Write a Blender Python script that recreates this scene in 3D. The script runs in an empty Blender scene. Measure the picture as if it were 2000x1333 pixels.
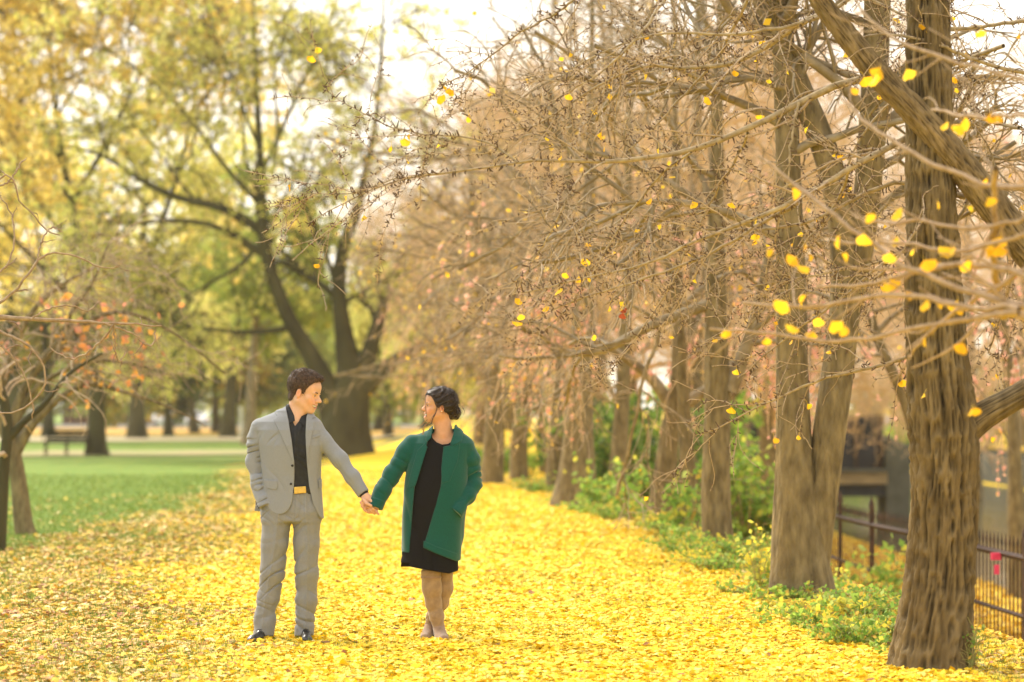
import bpy, math
import numpy as np
from mathutils import Vector

# ------------------------------------------------------------------ camera, world, light
SC = bpy.context.scene
COL = SC.collection
FPX = 4722.2; CAMZ = 1.54; HOR = 800.0
cam_d = bpy.data.cameras.new("camera"); cam = bpy.data.objects.new("camera", cam_d); COL.objects.link(cam)
cam.location = (0, 0, CAMZ); cam.rotation_euler = (math.radians(90), 0, 0)
cam_d.lens = 85; cam_d.sensor_width = 36; cam_d.shift_y = (HOR - 666.5) / 2000
cam_d.clip_start = 0.1; cam_d.clip_end = 2000
cam_d.dof.use_dof = True; cam_d.dof.focus_distance = 16.0; cam_d.dof.aperture_fstop = 1.7
SC.camera = cam
SUN_EL, SUN_AZ = 42.0, -42.0          # sun high, behind the couple on the left
world = bpy.data.worlds.new("World"); SC.world = world; world.use_nodes = True
wn = world.node_tree; wn.nodes.clear()
wo = wn.nodes.new("ShaderNodeOutputWorld"); wb = wn.nodes.new("ShaderNodeBackground")
ws = wn.nodes.new("ShaderNodeTexSky"); ws.sky_type = 'NISHITA'; ws.sun_disc = False
ws.sun_elevation = math.radians(SUN_EL); ws.sun_rotation = math.radians(SUN_AZ)
ws.air_density = 1.0; ws.dust_density = 6.0; ws.ozone_density = 0.6
wm = wn.nodes.new("ShaderNodeMix"); wm.data_type = 'RGBA'; wm.inputs[0].default_value = 0.7
wm.inputs[7].default_value = (7.8, 7.35, 6.5, 1)          # thin bright overcast
wn.links.new(ws.outputs[0], wm.inputs[6]); wn.links.new(wm.outputs[2], wb.inputs[0])
wb.inputs[1].default_value = 0.13
wn.links.new(wb.outputs[0], wo.inputs[0])
sl = bpy.data.lights.new("sun", 'SUN'); sl.energy = 2.0; sl.angle = math.radians(14); sl.color = (1.0, 0.93, 0.80)
so = bpy.data.objects.new("sun", sl); COL.objects.link(so)
sd = Vector((math.sin(math.radians(SUN_AZ)) * math.cos(math.radians(SUN_EL)), math.cos(math.radians(SUN_AZ)) * math.cos(math.radians(SUN_EL)), math.sin(math.radians(SUN_EL))))
so.rotation_euler = sd.to_track_quat('Z', 'Y').to_euler(); so.location = (-20, 20, 30)
SC.view_settings.view_transform = 'Standard'; SC.view_settings.look = 'None'
SC.view_settings.exposure = 1.13; SC.view_settings.gamma = 1.0
SC.render.engine = 'CYCLES'
SC.cycles.use_denoising = True
SC.cycles.max_bounces = 5; SC.cycles.diffuse_bounces = 3; SC.cycles.glossy_bounces = 2
SC.cycles.transmission_bounces = 3; SC.cycles.transparent_max_bounces = 4
SC.cycles.caustics_reflective = False; SC.cycles.caustics_refractive = False
SC.cycles.sample_clamp_indirect = 6

# ------------------------------------------------------------------ helpers
def W(px, py, Y):
    return np.array([(px - 1000) / FPX * Y, Y, CAMZ - (py - HOR) / FPX * Y])

def unit(v):
    return v / np.maximum(np.linalg.norm(v, axis=-1, keepdims=True), 1e-9)

def _h(i, j, k, s):
    n = (i * 374761393 + j * 668265263 + k * 2147483647 + s * 1274126177) & 0xffffffff
    n = ((n ^ (n >> 13)) * 1274126177) & 0xffffffff
    return ((n ^ (n >> 16)) & 0xffff) / 65535.0

def vnoise(x, y, z, s=0):
    x, y, z = np.broadcast_arrays(x, y, z)
    xi = np.floor(x).astype(np.int64); yi = np.floor(y).astype(np.int64); zi = np.floor(z).astype(np.int64)
    u = x - xi; v = y - yi; w = z - zi
    u = u * u * (3 - 2 * u); v = v * v * (3 - 2 * v); w = w * w * (3 - 2 * w)
    r = 0
    for a in (0, 1):
        for b in (0, 1):
            for c in (0, 1):
                r = r + _h(xi + a, yi + b, zi + c, s) * (u if a else 1 - u) * (v if b else 1 - v) * (w if c else 1 - w)
    return r

def fbm(x, y, z, s=0, o=3):
    r = 0; a = 0.5
    for i in range(o):
        r = r + a * vnoise(x * 2 ** i, y * 2 ** i, z * 2 ** i, s + i); a *= 0.5
    return r

def build(name, V, faces, mat, parent=None, smooth=True, col=None, loc=None):
    """one mesh object from a vertex array and a list of (n,3)/(n,4) face arrays"""
    V = np.asarray(V, dtype=np.float32)
    org = None
    if parent is not None:
        org = np.array(parent['_o'])
    elif loc is not None:
        org = np.array(loc)
    if org is not None:
        V = V - org.astype(np.float32)
    me = bpy.data.meshes.new(name)
    faces = [np.asarray(f, dtype=np.int32) for f in faces if len(f)]
    me.vertices.add(len(V)); me.vertices.foreach_set("co", V.ravel())
    tot = np.concatenate([np.full(len(f), f.shape[1], dtype=np.int32) for f in faces])
    idx = np.concatenate([f.ravel() for f in faces])
    me.loops.add(len(idx)); me.loops.foreach_set("vertex_index", idx)
    st = np.concatenate([[0], np.cumsum(tot)[:-1]]).astype(np.int32)
    me.polygons.add(len(tot)); me.polygons.foreach_set("loop_start", st)
    try: me.polygons.foreach_set("loop_total", tot)
    except Exception: pass
    me.polygons.foreach_set("use_smooth", np.full(len(tot), smooth, dtype=bool))
    me.update(calc_edges=True)
    if col is not None:
        a = me.color_attributes.new("Col", 'FLOAT_COLOR', 'POINT')
        c = np.ones((len(V), 4), dtype=np.float32); c[:, :3] = col
        a.data.foreach_set("color", c.ravel())
    me.validate()
    ob = bpy.data.objects.new(name, me); COL.objects.link(ob)
    for m in (mat if isinstance(mat, (list, tuple)) else [mat]): me.materials.append(m)
    if parent is not None: ob.parent = parent
    elif loc is not None: ob.location = loc
    ob['_o'] = [0.0, 0.0, 0.0] if org is None else [float(v) for v in org]
    return ob

class MB:
    def __init__(s): s.V = []; s.F = []; s.C = []; s.n = 0
    def add(s, V, F, c=None):
        V = np.asarray(V, dtype=np.float32).reshape(-1, 3); s.V.append(V)
        if isinstance(F, list) and len(F) and isinstance(F[0], (list, tuple)) and isinstance(F[0][0], (int, np.integer)):
            g = {}
            for f in F: g.setdefault(len(f), []).append(f)
            F = [np.array(v) for v in g.values()]
        for f in (F if isinstance(F, list) else [F]):
            f = np.asarray(f)
            if len(f): s.F.append(f + s.n)
        s.C.append(np.broadcast_to(np.asarray((1, 1, 1) if c is None else c, dtype=np.float32), (len(V), 3)))
        s.n += len(V); return s
    def box(s, c, d, rz=0.0, cc=None):
        x, y, z = np.array(d) / 2
        v = np.array([[a * x, b * y, e * z] for a in (-1, 1) for b in (-1, 1) for e in (-1, 1)])
        ca, sa = math.cos(rz), math.sin(rz)
        v = np.stack([v[:, 0] * ca - v[:, 1] * sa, v[:, 0] * sa + v[:, 1] * ca, v[:, 2]], 1) + np.array(c)
        return s.add(v, [[0, 1, 3, 2], [4, 6, 7, 5], [0, 4, 5, 1], [2, 3, 7, 6], [0, 2, 6, 4], [1, 5, 7, 3]], cc)
    def tube(s, P, R, sides=8, c=None, cap=True):
        P = np.asarray(P, float)[None]; R = np.asarray(R, float)[None] * np.ones(P.shape[:2])
        v, f = tubes(P, R, sides); s.add(v, f, c)
        if cap:
            k = P.shape[1]; b = s.n - len(v)
            s.F.append(np.array([list(range(b + sides - 1, b - 1, -1))])); e = b + (k - 1) * sides
            s.F.append(np.array([list(range(e, e + sides))]))
        return s
    def make(s, name, mat, parent=None, smooth=True, loc=None, col=False):
        fs = {}
        for f in s.F:
            f = np.asarray(f); fs.setdefault(f.shape[1], []).append(f)
        return build(name, np.concatenate(s.V), [np.concatenate(v) for v in fs.values()], mat, parent, smooth,
                     np.concatenate(s.C) if col else None, loc)

def tubes(P, R, sides=3):
    """N polylines of k points -> one batch of tapered tubes"""
    N, K, _ = P.shape
    T = unit(np.gradient(P, axis=1))
    mean = unit(P[:, -1] - P[:, 0])
    ref = np.where(np.abs(mean[:, 2:3]) > 0.75, np.array([[1.0, 0.13, 0.0]]), np.array([[0.11, 0.07, 1.0]]))[:, None, :]
    U = unit(np.cross(T, ref)); Vv = np.cross(T, U)
    a = np.arange(sides) * 2 * math.pi / sides
    ring = U[:, :, None, :] * np.cos(a)[None, None, :, None] + Vv[:, :, None, :] * np.sin(a)[None, None, :, None]
    V = P[:, :, None, :] + ring * R[:, :, None, None]
    i = np.arange(sides); j = (i + 1) % sides
    q = np.stack([i, j, j + sides, i + sides], 1)
    q = (q[None] + (np.arange(K - 1) * sides)[:, None, None]).reshape(-1, 4)
    q = (q[None] + (np.arange(N) * K * sides)[:, None, None]).reshape(-1, 4)
    return V.reshape(-1, 3), q

def resample(pts, k):
    pts = np.asarray(pts, float)
    for _ in range(2):       # chaikin rounding
        a = pts[:-1] * .75 + pts[1:] * .25; b = pts[:-1] * .25 + pts[1:] * .75
        m = np.empty((2 * len(a), pts.shape[1])); m[0::2] = a; m[1::2] = b
        pts = np.concatenate([pts[:1], m, pts[-1:]])
    d = np.concatenate([[0], np.cumsum(np.linalg.norm(np.diff(pts[:, :3], axis=0), axis=1))])
    t = np.linspace(0, d[-1], k)
    return np.stack([np.interp(t, d, pts[:, i]) for i in range(pts.shape[1])], 1)

def limb(rows, Y, k=14, dy=0.0, wig=0.0, rng=None):
    """pixel rows (px, py, width px[, extra depth]) at depth Y -> (k,3) points, (k,) radii in metres"""
    o = []
    n = len(rows)
    for i, r in enumerate(rows):
        y = Y + dy * i / max(n - 1, 1) + (r[3] if len(r) > 3 else 0)
        o.append(list(W(r[0], r[1], y)) + [r[2] / 2 / FPX * y])
    a = resample(o, k)
    P = a[:, :3]
    if wig and rng is not None:
        w = rng.normal(0, wig, (k, 3)); w[0] = 0; P = P + w
    return P, a[:, 3]

def spawn(P, R, rng, m, t0, t1, ang, L, k=6, wob=0.15, grav=0.0, rf=0.55, rend=0.3, rmin=0.0, flat=1.0):
    N, K, _ = P.shape
    ix = np.repeat(np.arange(N), m); t = rng.uniform(t0, t1, N * m)
    s = t * (K - 1) * 0.999; i = np.floor(s).astype(int); f = (s - i)[:, None]
    st = P[ix, i] * (1 - f) + P[ix, i + 1] * f
    tan = unit(P[ix, i + 1] - P[ix, i])
    rad = (R[ix, i] * (1 - f[:, 0]) + R[ix, i + 1] * f[:, 0]) * rf * rng.uniform(.7, 1.1, N * m)
    rv = rng.normal(0, 1, (N * m, 3)); rv[:, 1] *= flat
    pr = unit(rv - (rv * tan).sum(1, keepdims=True) * tan)
    a = ang * rng.uniform(.6, 1.35, N * m)[:, None]
    d = unit(np.cos(a) * tan + np.sin(a) * pr)
    ln = L * rng.uniform(.55, 1.2, N * m) * (1.1 - .5 * t)
    Q = np.empty((N * m, k, 3)); Q[:, 0] = st
    for q in range(1, k):
        d = unit(d + rng.normal(0, wob, d.shape) * np.array([1, flat, 1]) + np.array([0, 0, -grav]))
        Q[:, q] = Q[:, q - 1] + d * (ln / (k - 1))[:, None]
    rr = np.maximum(rad[:, None] * np.linspace(1, rend, k)[None], rmin)
    return Q, rr

def along(P, rng, n, t0=0.1, t1=1.0):
    N, K, _ = P.shape
    ix = rng.integers(0, N, n); t = rng.uniform(t0, t1, n) * (K - 1) * .999; i = np.floor(t).astype(int); f = (t - i)[:, None]
    return P[ix, i] * (1 - f) + P[ix, i + 1] * f, unit(P[ix, i + 1] - P[ix, i])

def quads_at(C, rng, size, up=0.0):
    """leaf-sized diamonds at C with random facing"""
    n = len(C); a = unit(rng.normal(0, 1, (n, 3))); b = rng.normal(0, 1, (n, 3)); b[:, 2] += up
    b = unit(np.cross(a, b)); sz = (size * rng.uniform(.6, 1.35, n))[:, None]
    V = np.stack([C - a * sz * .5, C + b * sz * .36, C + a * sz * .5, C - b * sz * .36], 1).reshape(-1, 3)
    return V, (np.arange(n)[:, None] * 4 + np.arange(4)[None])

def pal(rng, n, cols, w=None, jit=0.12, rep=4):
    cols = np.array(cols, float); w = None if w is None else np.array(w, float) / np.sum(w)
    c = cols[rng.choice(len(cols), n, p=w)] * rng.uniform(1 - jit, 1 + jit, (n, 1))
    return np.repeat(c, rep, axis=0)

def empty(name, loc=(0, 0, 0), label=None, cat=None, group=None):
    o = bpy.data.objects.new(name, None); COL.objects.link(o); o.location = tuple(float(v) for v in loc)
    o.empty_display_size = 0.2
    o['_o'] = [float(v) for v in loc]
    if label: o['label'] = label
    if cat: o['category'] = cat
    if group: o['group'] = group
    return o

def tag(o, label, cat, group=None, kind=None):
    o['label'] = label; o['category'] = cat
    if group: o['group'] = group
    if kind: o['kind'] = kind
    return o

def sphere(c, r, m, n, par, seg=16):
    u = np.linspace(0, math.pi, 10); v, q = tubes(np.stack([np.full(10, c[0]), np.full(10, c[1]), c[2] - r * np.cos(u)], 1)[None], (r * np.sin(u) + .001)[None], seg)
    return build(n, v, [q], m, par)

# ------------------------------------------------------------------ materials
def mat(name, color=(.5, .5, .5), rough=.8, noise=None, attr=False, bump=None, sheen=0, trans=0, metal=0, spec=.3, emit=None, sub=0):
    """noise=(scale, color2, detail, (sx,sy,sz)); bump=(scale,strength,(sx,sy,sz),distance)"""
    m = bpy.data.materials.new(name); m.use_nodes = True; nt = m.node_tree; nd = nt.nodes; lk = nt.links
    b = nd["Principled BSDF"]; out = nd["Material Output"]
    b.inputs["Roughness"].default_value = rough; b.inputs["Metallic"].default_value = metal
    b.inputs["Specular IOR Level"].default_value = spec
    b.inputs["Base Color"].default_value = (*color, 1)
    src = None
    if attr:
        a = nd.new("ShaderNodeAttribute"); a.attribute_name = "Col"; src = a.outputs["Color"]
    tc = nd.new("ShaderNodeTexCoord")
    if noise:
        mp = nd.new("ShaderNodeMapping"); mp.inputs["Scale"].default_value = noise[3] if len(noise) > 3 else (1, 1, 1)
        lk.new(tc.outputs["Object"], mp.inputs[0])
        n = nd.new("ShaderNodeTexNoise"); n.inputs["Scale"].default_value = noise[0]; n.inputs["Detail"].default_value = noise[2]
        lk.new(mp.outputs[0], n.inputs["Vector"])
        r = nd.new("ShaderNodeMapRange"); r.inputs[1].default_value = .32; r.inputs[2].default_value = .68; lk.new(n.outputs["Fac"], r.inputs[0])
        mx = nd.new("ShaderNodeMix"); mx.data_type = 'RGBA'
        if attr:
            mx.blend_type = 'MULTIPLY'; mx.inputs[0].default_value = 1
            rr = nd.new("ShaderNodeMix"); rr.data_type = 'RGBA'; rr.inputs[6].default_value = (1, 1, 1, 1); rr.inputs[7].default_value = (*noise[1], 1)
            lk.new(r.outputs[0], rr.inputs[0]); lk.new(src, mx.inputs[6]); lk.new(rr.outputs[2], mx.inputs[7])
        else:
            mx.inputs[6].default_value = (*color, 1); mx.inputs[7].default_value = (*noise[1], 1); lk.new(r.outputs[0], mx.inputs[0])
        src = mx.outputs[2]
    if src is not None: lk.new(src, b.inputs["Base Color"])
    if bump:
        mp = nd.new("ShaderNodeMapping"); mp.inputs["Scale"].default_value = bump[2]; lk.new(tc.outputs["Object"], mp.inputs[0])
        n = nd.new("ShaderNodeTexNoise"); n.inputs["Scale"].default_value = bump[0]; n.inputs["Detail"].default_value = 4; lk.new(mp.outputs[0], n.inputs["Vector"])
        bp = nd.new("ShaderNodeBump"); bp.inputs["Strength"].default_value = bump[1]; bp.inputs["Distance"].default_value = bump[3] if len(bump) > 3 else .01
        lk.new(n.outputs["Fac"], bp.inputs["Height"]); lk.new(bp.outputs[0], b.inputs["Normal"])
    if sheen: b.inputs["Sheen Weight"].default_value = sheen; b.inputs["Sheen Roughness"].default_value = .5
    if sub:
        b.inputs["Subsurface Weight"].default_value = sub; b.inputs["Subsurface Radius"].default_value = (.012, .005, .003); b.inputs["Subsurface Scale"].default_value = 1
    if emit: b.inputs["Emission Color"].default_value = (*emit[:3], 1); b.inputs["Emission Strength"].default_value = emit[3]
    if trans:
        t = nd.new("ShaderNodeBsdfTranslucent"); ms = nd.new("ShaderNodeMixShader"); ms.inputs[0].default_value = trans
        if src is not None: lk.new(src, t.inputs[0])
        else: t.inputs[0].default_value = (*color, 1)
        lk.new(b.outputs[0], ms.inputs[1]); lk.new(t.outputs[0], ms.inputs[2]); lk.new(ms.outputs[0], out.inputs[0])
    return m

M = {}
M['bark_near'] = mat('ridged_bark', (.20, .125, .062), .9, attr=True, noise=(14, (.55, .52, .46), 6, (1, 1, .3)), bump=(70, .9, (1, 1, .35), .008))
M['bark'] = mat('brown_bark', (.255, .195, .098), .9, noise=(16, (.10, .074, .035), 6, (1, 1, .3)), bump=(26, 1.0, (1, 1, .3), .04))
M['bark_dark'] = mat('dark_mossy_bark', (.085, .076, .034), .95, noise=(1.2, (.035, .03, .015), 4, (1, 1, .5)))
M['limb'] = mat('lichen_bark', (.31, .25, .165), .9, noise=(7, (.155, .115, .062), 5), bump=(45, .8, (1, 1, 1), .008))
M['twig'] = mat('tan_twigs', (.50, .38, .25), .85, noise=(14, (.30, .215, .135), 3))
M['bough'] = mat('pale_grey_tan_bough', (.42, .33, .21), .85, noise=(24, (.22, .165, .095), 5), bump=(60, .7, (1, 1, 1), .005))
M['spur'] = mat('dark_spurs', (.085, .05, .03), .9, noise=(30, (.14, .09, .055), 3))
M['twig_red'] = mat('reddish_twigs', (.20, .115, .075), .85, noise=(30, (.30, .22, .15), 3))
M['twig_near'] = mat('grey_tan_twigs', (.40, .29, .19), .85, noise=(30, (.25, .17, .10), 3))
M['twig_far'] = mat('peach_brown_twigs', (.72, .52, .31), .9, noise=(.3, (.55, .375, .21), 3))
M['leaf'] = mat('leaves', rough=.6, attr=True, trans=.6)
M['litter'] = mat('fallen_leaf', rough=.62, attr=True, trans=.12, spec=.25)
M['blade'] = mat('grass_blades', rough=.6, attr=True, trans=.25)
M['iron'] = mat('rusty_dark_iron', (.028, .018, .015), .7, noise=(12, (.09, .045, .03), 3))
M['iron_rust'] = mat('rust_brown_rail', (.06, .032, .024), .8, noise=(6, (.035, .022, .018), 3))
M['concrete'] = mat('weathered_concrete', (.125, .12, .09), .9, noise=(1.2, (.07, .07, .05), 5))
M['tan_beam'] = mat('tan_stone_beam', (.34, .25, .12), .85, noise=(1.5, (.2, .14, .07), 4, (1, 1, 4)))
M['black_panel'] = mat('black_girder', (.012, .013, .017), .6, noise=(1.5, (.03, .03, .038), 3))
M['wood'] = mat('bench_wood', (.014, .016, .009), .9, noise=(8, (.022, .022, .013), 3), spec=.1)
M['white_paint'] = mat('white_paint', (.8, .8, .8), .35, noise=(3, (.72, .73, .75), 2))
M['glass'] = mat('dark_glass', (.03, .035, .045), .1, noise=(2, (.05, .055, .06), 2), spec=.6)
M['tyre'] = mat('tyre_rubber', (.02, .02, .02), .8, noise=(9, (.03, .03, .03), 2))
M['red_lens'] = mat('amber_lens', (.6, .18, .02), .3, noise=(9, (.5, .1, .02), 2))
M['brick'] = mat('maroon_brick', (.16, .05, .045), .9, noise=(2, (.1, .035, .035), 4))
M['roof'] = mat('grey_roof', (.12, .11, .11), .8, noise=(2, (.08, .08, .08), 3))
M['globe'] = mat('opal_globe', (.85, .85, .82), .3, noise=(3, (.78, .78, .75), 2))
# ------------------------------------------------------------------ ground, paths, water
def sst(a, b, x):
    t = np.clip((x - a) / (b - a), 0, 1); return t * t * (3 - 2 * t)
def edge_r(y): return np.interp(y, [8, 14.5, 19, 28, 43, 48, 70, 110], [2.75, 2.42, 2.05, 1.5, .48, -.2, -1.2, -2.5])
def fence_x(y): return np.interp(y, [8, 26, 32, 45, 70, 100], [5.9, 5.2, 4.7, 4.25, 4.0, 4.0])
def edge_l(y): return np.interp(y, [8, 13.6, 21, 29, 36, 48, 70, 100], [-1.0, -1.5, -2.4, -3.4, -3.8, -4.4, -5.4, -7])
def edge_mix(y): return np.interp(y, [8, 13.6, 21, 27, 36, 48, 70, 100], [-4.4, -4.5, -4.9, -4.9, -5.5, -5.9, -8, -10])
def H(x, y):
    x = np.asarray(x, float); y = np.asarray(y, float)
    e = edge_r(y) + .75; f = fence_x(y)
    z = -1.1 * sst(0, 1, (x - e) / np.maximum(f - e, .5))
    z = z - 1.6 * sst(0, 1, (x - f - .6) / 8.5)
    z = z + (2.0 * sst(23.6, 24.6, x) + 2.3 * sst(27, 48, x))
    z = z + .95 * sst(60, 104, y) * sst(-6, -2.5, x) * (1 - sst(3.5, 8, x))
    z = z + .05 * (fbm(x * .35, y * .35, 0, 5) - .45) - .10 * sst(-5.0, -9, x) * sst(12, 30, y)
    return z

def zones(x, y):
    """leaf colour weights at a place: yellow, brown"""
    n = fbm(x * .55, y * .55, 0, 11, 4) * 1.1
    n2 = fbm(x * 1.9, y * 1.1, 3, 21, 4)
    yel = sst(-.9, .9, (x - edge_l(y)) + (n - .5) * 2.2) 
    mix = sst(-.5, .9, (x - edge_mix(y)) + (n - .5) * 2.6) * .62
    mix = mix * (.35 + 1.3 * n2)
    wr = sst(-.1, .35, x - edge_r(y) + (n2 - .5) * .5)
    weeds = wr * (1 - sst(0.9, 1.8, x - edge_r(y)))
    right = sst(0.9, 1.8, x - edge_r(y))
    yel = yel * (1 - weeds * .75) * (1 - right * .12 * n)
    return np.clip(yel, 0, 1), np.clip(mix * (1 - yel) * (1 - right), 0, 1), np.clip(weeds, 0, 1)

gx = np.unique(np.concatenate([np.arange(-260, -30, 8), np.arange(-30, -10, 1.0), np.arange(-10, 12, .2), np.arange(12, 32, .5), np.arange(32, 60, 2.0), np.arange(60, 300, 10)]))
gy = np.unique(np.concatenate([np.arange(-30, 8, 3), np.arange(8, 45, .25), np.arange(45, 120, 1.0), np.arange(120, 260, 5), np.arange(260, 900, 40)]))
GX, GY = np.meshgrid(gx, gy, indexing='ij')
GZ = H(GX, GY)
nxx, nyy = GX.shape
idx = np.arange(nxx * nyy).reshape(nxx, nyy)
q = np.stack([idx[:-1, :-1], idx[1:, :-1], idx[1:, 1:], idx[:-1, 1:]], -1).reshape(-1, 4)
zy, zb, zw = zones(GX, GY)
far = sst(140, 165, GY) * (1 - sst(205, 225, GY)) * (1 - sst(-14, -5, GX)) # brown litter below the far trees
zb = np.clip(zb + far * .9, 0, 1)
zy = np.where(GX > 23.6, .8, zy) * (1 - .45 * sst(80, 140, GY) * (GX < -4))
gcol = np.stack([zy, zb, zw], -1).reshape(-1, 3)
def ground_mat():
    m = bpy.data.materials.new('leaf_strewn_grass'); m.use_nodes = True; nt = m.node_tree; nd = nt.nodes; lk = nt.links
    b = nd["Principled BSDF"]; b.inputs["Roughness"].default_value = .85; b.inputs["Specular IOR Level"].default_value = .15
    at = nd.new("ShaderNodeAttribute"); at.attribute_name = "Col"; sep = nd.new("ShaderNodeSeparateColor"); lk.new(at.outputs["Color"], sep.inputs[0])
    tc = nd.new("ShaderNodeTexCoord")
    def noise(s, d=3):
        n = nd.new("ShaderNodeTexNoise"); n.inputs["Scale"].default_value = s; n.inputs["Detail"].default_value = d
        lk.new(tc.outputs["Object"], n.inputs["Vector"]); return n.outputs["Fac"]
    def vor(s):
        n = nd.new("ShaderNodeTexVoronoi"); n.inputs["Scale"].default_value = s; lk.new(tc.outputs["Object"], n.inputs["Vector"]); return n
    def ramp(f, stops):
        r = nd.new("ShaderNodeValToRGB"); lk.new(f, r.inputs[0]); e = r.color_ramp.elements
        while len(e) < len(stops): e.new(.5)
        for i, (p, c) in enumerate(stops): e[i].position = p; e[i].color = (*c, 1)
        return r.outputs[0]
    def mix(f, a, c):
        x = nd.new("ShaderNodeMix"); x.data_type = 'RGBA'; lk.new(f, x.inputs[0]); lk.new(a, x.inputs[6]); lk.new(c, x.inputs[7]); return x.outputs[2]
    def math_(op, a, b_):
        x = nd.new("ShaderNodeMath"); x.operation = op
        for i, v in enumerate((a, b_)):
            if isinstance(v, (int, float)): x.inputs[i].default_value = v
            else: lk.new(v, x.inputs[i])
        return x.outputs[0]
    grass = ramp(noise(1.3, 5), [(.3, (.09, .175, .025)), (.5, (.13, .225, .035)), (.7, (.19, .275, .05))])
    v1 = vor(16); v2 = vor(17.3)
    yc = ramp(v1.outputs["Color"], [(.1, (.74, .44, .01)), (.4, (.88, .60, .02)), (.7, (.92, .68, .06)), (.9, (.68, .42, .02))])
    bc = ramp(v2.outputs["Color"], [(.1, (.30, .14, .04)), (.4, (.62, .36, .06)), (.7, (.40, .20, .07)), (.9, (.70, .50, .12))])
    def cover(w, nz):       # patchy coverage, weight vs cell noise
        s = math_('SUBTRACT', w, nz); s = math_('MULTIPLY', s, 6.0); s = math_('ADD', s, .5)
        c = nd.new("ShaderNodeClamp"); lk.new(s, c.inputs[0]); return c.outputs[0]
    sv1 = nd.new("ShaderNodeSeparateColor"); lk.new(v1.outputs["Color"], sv1.inputs[0])
    sv2 = nd.new("ShaderNodeSeparateColor"); lk.new(v2.outputs["Color"], sv2.inputs[0])
    c = mix(cover(sep.outputs[1], sv2.outputs[1]), grass, bc)
    c = mix(cover(sep.outputs[0], sv1.outputs[1]), c, yc)
    lk.new(c, b.inputs["Base Color"])
    bp = nd.new("ShaderNodeBump"); bp.inputs["Strength"].default_value = .6; bp.inputs["Distance"].default_value = .03
    lk.new(noise(30, 4), bp.inputs["Height"]); lk.new(bp.outputs[0], b.inputs["Normal"])
    return m
M['ground'] = ground_mat()
g = build('ground', np.stack([GX, GY, GZ], -1).reshape(-1, 3), [q], M['ground'], col=gcol); g['kind'] = 'structure'

def sheet(name, poly, m, dz, n=24):
    """a strip between two edges (left list, right list of (x,y)) that follows the ground"""
    A = resample(np.array(poly[0], float), n); B = resample(np.array(poly[1], float), n); k = 6
    t = np.linspace(0, 1, k)[None, :, None]; Gd = A[:, None, :] * (1 - t) + B[:, None, :] * t
    z = H(Gd[..., 0], Gd[..., 1]) + dz
    V = np.concatenate([Gd, z[..., None]], -1).reshape(-1, 3); ii = np.arange(n * k).reshape(n, k)
    q = np.stack([ii[:-1, :-1], ii[1:, :-1], ii[1:, 1:], ii[:-1, 1:]], -1).reshape(-1, 4)
    o = build(name, V, [q], m); o['kind'] = 'structure'; return o
M['path'] = mat('pale_path', (.46, .38, .26), .9, noise=(.6, (.36, .32, .18), 5))
M['dirt'] = mat('worn_dirt', (.36, .27, .15), .95, noise=(.4, (.22, .27, .08), 5))
M['asphalt'] = mat('pale_asphalt', (.22, .20, .18), .9, noise=(.5, (.17, .16, .15), 4))
sheet('path', [[(-60, 118), (-20, 121), (-8, 124), (6, 132)], [(-60, 139), (-20, 139), (-8, 141), (6, 146)]], M['path'], .05)
sheet('worn_dirt_track', [[(-40, 83), (-18, 82), (-9, 85), (-4, 90)], [(-40, 94), (-18, 93), (-9, 95), (-4, 98)]], M['dirt'], .05)
sheet('road', [[(-120, 212), (-40, 212), (-10, 214), (40, 220)], [(-120, 262), (-40, 262), (-10, 262), (40, 268)]], M['asphalt'], .06)
def water_mat():
    m = mat('still_river_water', (.06, .06, .035), .10, noise=(.25, (.11, .10, .045), 3), bump=(1.2, .5, (1, .35, 1), .06), spec=.2); return m
M['water'] = water_mat()
V = np.array([[5, -20, -2.2], [24.6, -20, -2.2], [24.6, 500, -2.2], [5, 500, -2.2]], float)
w = build('river_water', V, [[[0, 1, 2, 3]]], M['water']); w['kind'] = 'structure'
# pale coping of leaves along the far retaining wall
cw = MB()
for i in range(30):
    y = 40 + i * 9.0; cw.box((24.35, y + 4.5, -1.35), (.9, 8.96, 1.9))
o = cw.make('river_wall', M['concrete'], loc=(24.35, 170, -2.3), smooth=False); tag(o, 'low weathered wall holding the yellow far bank of the river', 'wall')
cp = MB()
for i in range(30):
    y = 40 + i * 9.0; cp.box((24.4, y + 4.5, -.36), (1.2, 8.98, .12))
M['leafcap'] = mat('leaf_covered_coping', (.75, .50, .04), .8, noise=(3, (.45, .28, .03), 5))
cp.make('leafy_coping', M['leafcap'], o, smooth=False)

# ------------------------------------------------------------------ fallen leaves and grass blades
def near_pts(rng, n, ymin, ymax, xa, xb, power=1.6):
    u = rng.uniform(0, 1, n); y = (ymin ** (1 - power) + u * (ymax ** (1 - power) - ymin ** (1 - power))) ** (1 / (1 - power))
    lo = np.maximum(-.222 * y - .6, xa); hi = np.minimum(.222 * y + .6, xb)
    return rng.uniform(lo, hi), y

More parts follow.
